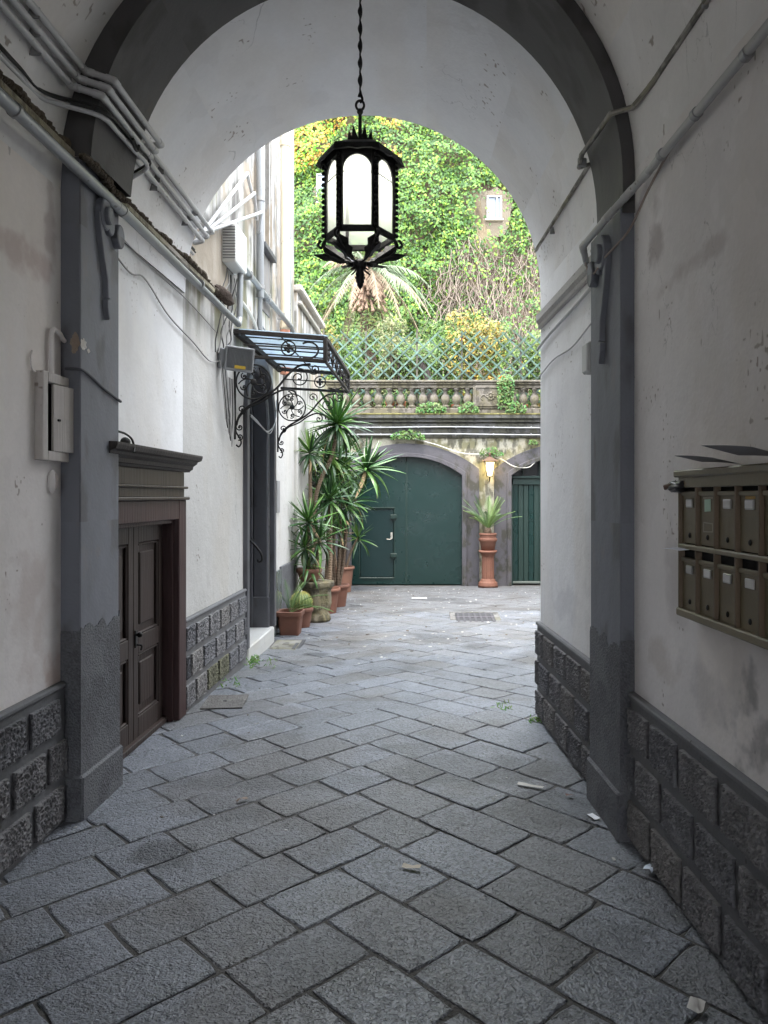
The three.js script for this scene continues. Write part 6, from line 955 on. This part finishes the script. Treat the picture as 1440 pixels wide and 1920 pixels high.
// feathery cycad frond: rib along +y, arching to +z
const frondG = [0.5, 0.9, 0.2].map((dr) => { const P = [], n = 24, pt = (t) => V(0, t * (1 - 0.22 * dr * t), dr * t * t * 0.55); for (let i = 0; i < n; i++) { const t = 0.12 + 0.88 * i / n, c = pt(t), l = 0.15 * Math.pow(Math.sin(Math.PI * (0.08 + 0.9 * t)), 0.7), w = 0.007; for (const s of [-1, 1]) { const e = [c.x + s * l * 0.85, c.y + l * 0.55, c.z - l * 0.12 + 0.03]; P.push(c.x, c.y - w, c.z, c.x, c.y + w, c.z, ...e, c.x, c.y - w, c.z, e[0], e[1], e[2], e[0] * 0.5 + c.x * 0.5, (c.y + e[1]) / 2 - w, c.z * 0.5 + e[2] * 0.5); } } const m = new MB(); const g = new THREE.BufferGeometry(); g.setAttribute('position', new THREE.BufferAttribute(new Float32Array(P), 3)); g.computeVertexNormals(); m.add(g); m.wire([pt(0), pt(0.33), pt(0.66), pt(1)], 0.008, 8, 4); return m.geo(); });
const mFr = [M([0.12, 0.2, 0.06], 0.5), M([0.08, 0.15, 0.06], 0.5), M([0.17, 0.27, 0.08], 0.5)];
function cycad(g, x, y, z, list) { for (const [a, el, l, k = 0, tone = 0] of list) { const m = mesh('frond', frondG[k], mFr[tone % 3], g), dir = V(Math.cos(a) * Math.cos(el), Math.sin(el), Math.sin(a) * Math.cos(el)), out = V(Math.cos(a), -1, Math.sin(a)).normalize(), zx = out.addScaledVector(dir, -out.dot(dir)).normalize(); m.quaternion.setFromRotationMatrix(new THREE.Matrix4().makeBasis(dir.clone().cross(zx), dir, zx)); m.position.set(x, y, z); m.scale.setScalar(l); } }
{ const D = 10.9, g = thing('cactus_pot', 'round terracotta pot holding a golden barrel cactus', 'potted plant'); g.position.set(-1.83, fY(D), -D); roundPot(g, 0.12, 0.165, 0.29, mTerra);
  const s = new THREE.SphereGeometry(1, 60, 24), a = s.attributes.position; for (let i = 0; i < a.count; i++) { const x = a.getX(i), y = a.getY(i), z = a.getZ(i), k = 1 + 0.07 * Math.cos(Math.atan2(z, x) * 20) * Math.sqrt(1 - y * y); a.setXYZ(i, x * k * 0.155, y * 0.15, z * k * 0.155); } s.computeVertexNormals(); new MB().add(s, mat4(0, 0.36, 0)).build('cactus', M([0.12, 0.17, 0.045], 0.6), g);
  const sp = []; for (let i = 0; i < 900; i++) { const th = (Math.floor(rnd() * 20) + 0.0) / 20 * 6.283, ph = rr(-0.9, 1.35), d = V(Math.cos(th) * Math.cos(ph), Math.sin(ph), Math.sin(th) * Math.cos(ph)); sp.push([new THREE.Matrix4().compose(V(d.x * 0.166, 0.36 + d.y * 0.158, d.z * 0.166), new THREE.Quaternion().setFromUnitVectors(V(0, 1, 0), V(d.x + rr(-0.7, 0.7), d.y + rr(-0.7, 0.7), d.z + rr(-0.7, 0.7)).normalize()), V(1, 1, 1)), col(0.6, 0.5, 0.16)]); } instanced('spines', new THREE.ConeGeometry(0.0025, 0.035, 3), M([1, 1, 1], 0.6), sp, g); }
{ const D = 10.2, g = thing('square_planter', 'square terracotta planter with a small feathery cycad', 'potted plant'); g.position.set(-1.86, fY(D), -D);
  const sq = (w, y) => { const r = w * 0.28, o = []; for (const [sx, sz, a0] of [[1, 1, 0], [-1, 1, 1], [-1, -1, 2], [1, -1, 3]]) for (let k = 0; k <= 4; k++) { const a = (a0 + k / 4) * Math.PI / 2; o.push([sx * (w - r) + r * Math.cos(a), y, sz * (w - r) + r * Math.sin(a)]); } return o; };
  const R = [sq(0.02, 0), sq(0.125, 0), sq(0.13, 0.01), sq(0.155, 0.26), sq(0.172, 0.262), sq(0.175, 0.32), sq(0.16, 0.325), sq(0.15, 0.32), sq(0.143, 0.24), sq(0.02, 0.24)], P = []; for (let k = 0; k + 1 < R.length; k++) for (let i = 0; i < 20; i++) { const j = (i + 1) % 20; P.push(...R[k][i], ...R[k + 1][j], ...R[k][j], ...R[k][i], ...R[k + 1][i], ...R[k + 1][j]); }
  const q = new THREE.BufferGeometry(); q.setAttribute('position', new THREE.BufferAttribute(new Float32Array(P), 3)); mesh('planter', smoothGeo(q), mTerra, g); new MB().box(0, 0.235, 0, 0.28, 0.02, 0.28).build('soil', mSoil, g); new MB().ball(0, 0.26, 0, [0.04, 0.05, 0.04], 10).build('stem', mBarkD, g);
  cycad(g, 0, 0.29, 0, [[0.1, 1.0, 0.62, 1], [-0.5, 1.3, 0.6, 0, 1], [2.6, 1.25, 0.5, 0, 1], [0.6, 0.75, 0.55, 1, 2], [-0.2, 0.55, 0.62, 1], [-1.2, 1.15, 0.55, 0, 2], [-2.2, 1.3, 0.5, 2, 1], [0.3, 1.35, 0.5, 2, 2]]); }
{ const D = 17.55, o = fY(17.55), g = thing('clay_pedestal', 'fluted terracotta pedestal column between the two green gates', 'pedestal'); g.position.set(1.44, o, -D); const fl = new THREE.LatheGeometry([[0.14, 0.2], [0.135, 0.72]].map((p) => new THREE.Vector2(...p)), 64), a = fl.attributes.position; for (let i = 0; i < a.count; i++) { const x = a.getX(i), z = a.getZ(i), k = 1 + 0.05 * Math.cos(Math.atan2(z, x) * 14); a.setXYZ(i, x * k, a.getY(i), z * k); } fl.computeVertexNormals(); new MB().add(fl).build('shaft', mTerra, g);
  new MB().lathe([[0, 0], [0.235, 0], [0.235, 0.06], [0.22, 0.07], [0.225, 0.11], [0.2, 0.13], [0.17, 0.16], [0.175, 0.19], [0.14, 0.2]], 0, 0, 0, 28).build('base', mTerra, g); new MB().lathe([[0.14, 0.72], [0.155, 0.74], [0.15, 0.76], [0.19, 0.8], [0.2, 0.82], [0.215, 0.83], [0.215, 0.87], [0, 0.87]], 0, 0, 0, 28).build('capital', mTerra, g);
  const p = thing('cycad_pot', 'terracotta pot with a spreading cycad standing on the clay pedestal', 'potted plant'); p.position.set(1.44, o + 0.872, -D); new MB().lathe([[0, 0], [0.155, 0], [0.19, 0.2], [0.215, 0.21], [0.22, 0.27], [0.2, 0.28], [0.19, 0.3], [0.2, 0.36], [0.21, 0.37], [0.2, 0.4], [0.18, 0.38], [0, 0.38]], 0, 0, 0, 28).build('pot', mTerra, p); new MB().ball(0, 0.44, 0, [0.09, 0.1, 0.09], 12).build('stem', mBarkD, p);
  const L = []; for (let i = 0; i < 26; i++) L.push([i * 2.4 + rr(-0.2, 0.2), i < 10 ? rr(0.95, 1.4) : rr(0.55, 1.0), rr(0.75, 0.95), i < 10 ? 2 : 0, i]); cycad(p, 0, 0.5, 0, L); }

// ---------- drain covers, weeds and litter ----------
{ const D = 9.2, g = thing('drain_cover', 'square iron framed manhole cover beside the marble threshold', 'manhole cover'); g.position.set(-1.74, fY(D) + 0.004, -D); g.rotation.x = 0.035; new MB().box(0, 0, 0, 0.4, 0.012, 0.66).build('frame', M([0.06, 0.06, 0.065], 0.6, { metal: 0.3 }), g); new MB().box(0, 0.006, 0, 0.32, 0.012, 0.56).build('lid', M([0.24, 0.235, 0.22], 0.8, { map: oldT, bumpMap: roughB, bumpScale: 0.01 }), g); new MB().box(0.13, 0.013, 0.05, 0.04, 0.006, 0.3).build('key_slot', M([0.05, 0.05, 0.055], 0.7), g); }
{ const D = 11.85, g = thing('drain_grate', 'iron drain grate with pale stone kerb in the middle of the courtyard', 'drain'); g.position.set(0.77, fY(D) + 0.006, -D); g.rotation.x = 0.035; new MB().box(0, 0, 0, 0.8, 0.014, 1.0).build('kerb', M([0.15, 0.15, 0.155], 0.8, { map: oldT }), g); new MB().box(0, 0.006, 0, 0.62, 0.014, 0.78).build('recess', M([0.03, 0.03, 0.035], 0.7), g); for (let i = 0; i < 7; i++) new MB().box(-0.27 + i * 0.09, 0.014, 0, 0.035, 0.014, 0.76).build('grate_bar', M([0.05, 0.048, 0.056], 0.7), g); new MB().box(0, 0.017, 0, 0.6, 0.014, 0.05).build('cross_bar', M([0.09, 0.085, 0.1], 0.55, { metal: 0.4 }), g); }
{ const g = thing('stone_cover', 'flat brownish stone hatch at the foot of the mossy dado', 'hatch'); g.position.set(-1.7, 0.004, -6.3); new MB().box(0, 0, 0, 0.34, 0.012, 0.4, 0, 0.1, 0).build('lid', M([0.2, 0.19, 0.18], 0.85, { map: floorT, bumpMap: stoneB, bumpScale: 0.01 }), g); new MB().box(0.0, 0.008, 0, 0.03, 0.006, 0.012).build('lifting_hole', mDark, g); }
function groundWeed(x, D, w, n, label) { const g = thing('ground_weed', label, 'weed', 'weeds in the paving joints'); g.position.set(x, fY(D), -D); const l = []; for (let i = 0; i < n; i++) { const s = rr(0.02, 0.045); l.push([new THREE.Matrix4().compose(V(rr(-1, 1) * w, rr(0.005, 0.09) * Math.min(1, w * 8), rr(-0.5, 0.5) * w), lookQ(V(rr(-1, 1), rr(0.2, 1), rr(0, 1)), rr(0, 6.28)), V(s * 0.7, s * 1.4, s)), col(rr(0.08, 0.16), rr(0.2, 0.32), 0.04)]); } instanced('leaves', ovalLeaf, mLeaf, l, g); }
groundWeed(-1.93, 8.15, 0.1, 130, 'green weed tuft at the corner of the marble threshold'); groundWeed(-1.75, 7.85, 0.16, 40, 'scattered weed seedlings in front of the threshold'); groundWeed(0.86, 5.75, 0.07, 30, 'tiny weed at the foot of the wall end by the courtyard'); groundWeed(0.62, 6.1, 0.08, 20, 'tiny weed sprout in the paving near the wall end'); groundWeed(-1.86, 6.95, 0.12, 34, 'dry grass tuft under the mossy stone blocks');
const litter = (name, label, x, D, w, l, rgb, ry, bend = 0.01) => { const P = new THREE.PlaneGeometry(w, l, 4, 4), a = P.attributes.position; for (let i = 0; i < a.count; i++) a.setZ(i, bend * vn(a.getX(i) * 40 + x * 9, a.getY(i) * 40 + D)); P.rotateX(-Math.PI / 2); P.computeVertexNormals(); const m = mesh(numbered(name), P, M(rgb, 0.6), scene); m.position.set(x, fY(D) + 0.006, -D); m.rotation.y = ry; tag(m, label, 'litter'); };
litter('paper_scrap', 'white slip of paper on the paving by the pilaster foot', 0.9, 4.03, 0.035, 0.075, [0.75, 0.77, 0.82], 0.35);
litter('plastic_scrap', 'crumpled clear plastic scrap at the foot of the letterbox wall', 1.03, 3.43, 0.05, 0.05, [0.6, 0.66, 0.75], 0.6, 0.04);
litter('tissue_scrap', 'crumpled tissue on the paving nearest the viewer', 0.91, 2.52, 0.06, 0.05, [0.5, 0.48, 0.45], 1, 0.03);
litter('dry_leaf', 'pale dry leaf on the slabs in the middle of the passage', -0.07, 3.48, 0.09, 0.03, [0.42, 0.36, 0.28], -0.3, 0.02);
litter('dry_leaf', 'small brown leaf on the slabs near the wooden door', -1.05, 4.25, 0.07, 0.03, [0.2, 0.14, 0.1], 0.7, 0.03);
litter('dry_leaf', 'reddish curled leaf on the slabs by the painted pilaster foot', 0.82, 4.3, 0.04, 0.025, [0.16, 0.07, 0.05], 0.2, 0.03);
litter('paper_scrap', 'faded paper strip on dark slabs before the pilaster', 0.62, 4.46, 0.16, 0.03, [0.42, 0.4, 0.36], -0.45, 0.012);
litter('paper_scrap', 'white paper lying by the courtyard carriage gate', -0.15, 14.9, 0.3, 0.12, [0.7, 0.7, 0.7], 0.1, 0.02);
{ const l = []; for (let i = 0; i < 420; i++) { const D = Math.pow(rnd(), 0.6) * 14 + 3, x = D < 6 ? rr(-1.85, XR(D) - 0.05) : rr(-1.7, 3), s = rr(0.004, 0.016) * (D > 8 ? 2 : 1); l.push([mat4(x, fY(D) + 0.004, -D, rr(-0.2, 0.2), rr(0, 6), rr(-0.2, 0.2), [s, s * 0.25, s * rr(0.5, 1.8)]), rnd() < 0.6 ? col(0.45, 0.44, 0.42) : col(0.1, 0.08, 0.06)]); } const m = instanced('grit', chamfer(1, 1, 1, 0.2), M([1, 1, 1], 0.9), l); tag(m, 'scattered grit and crumbs on the paving', 'grit'); }

renderer.render(scene, camera);
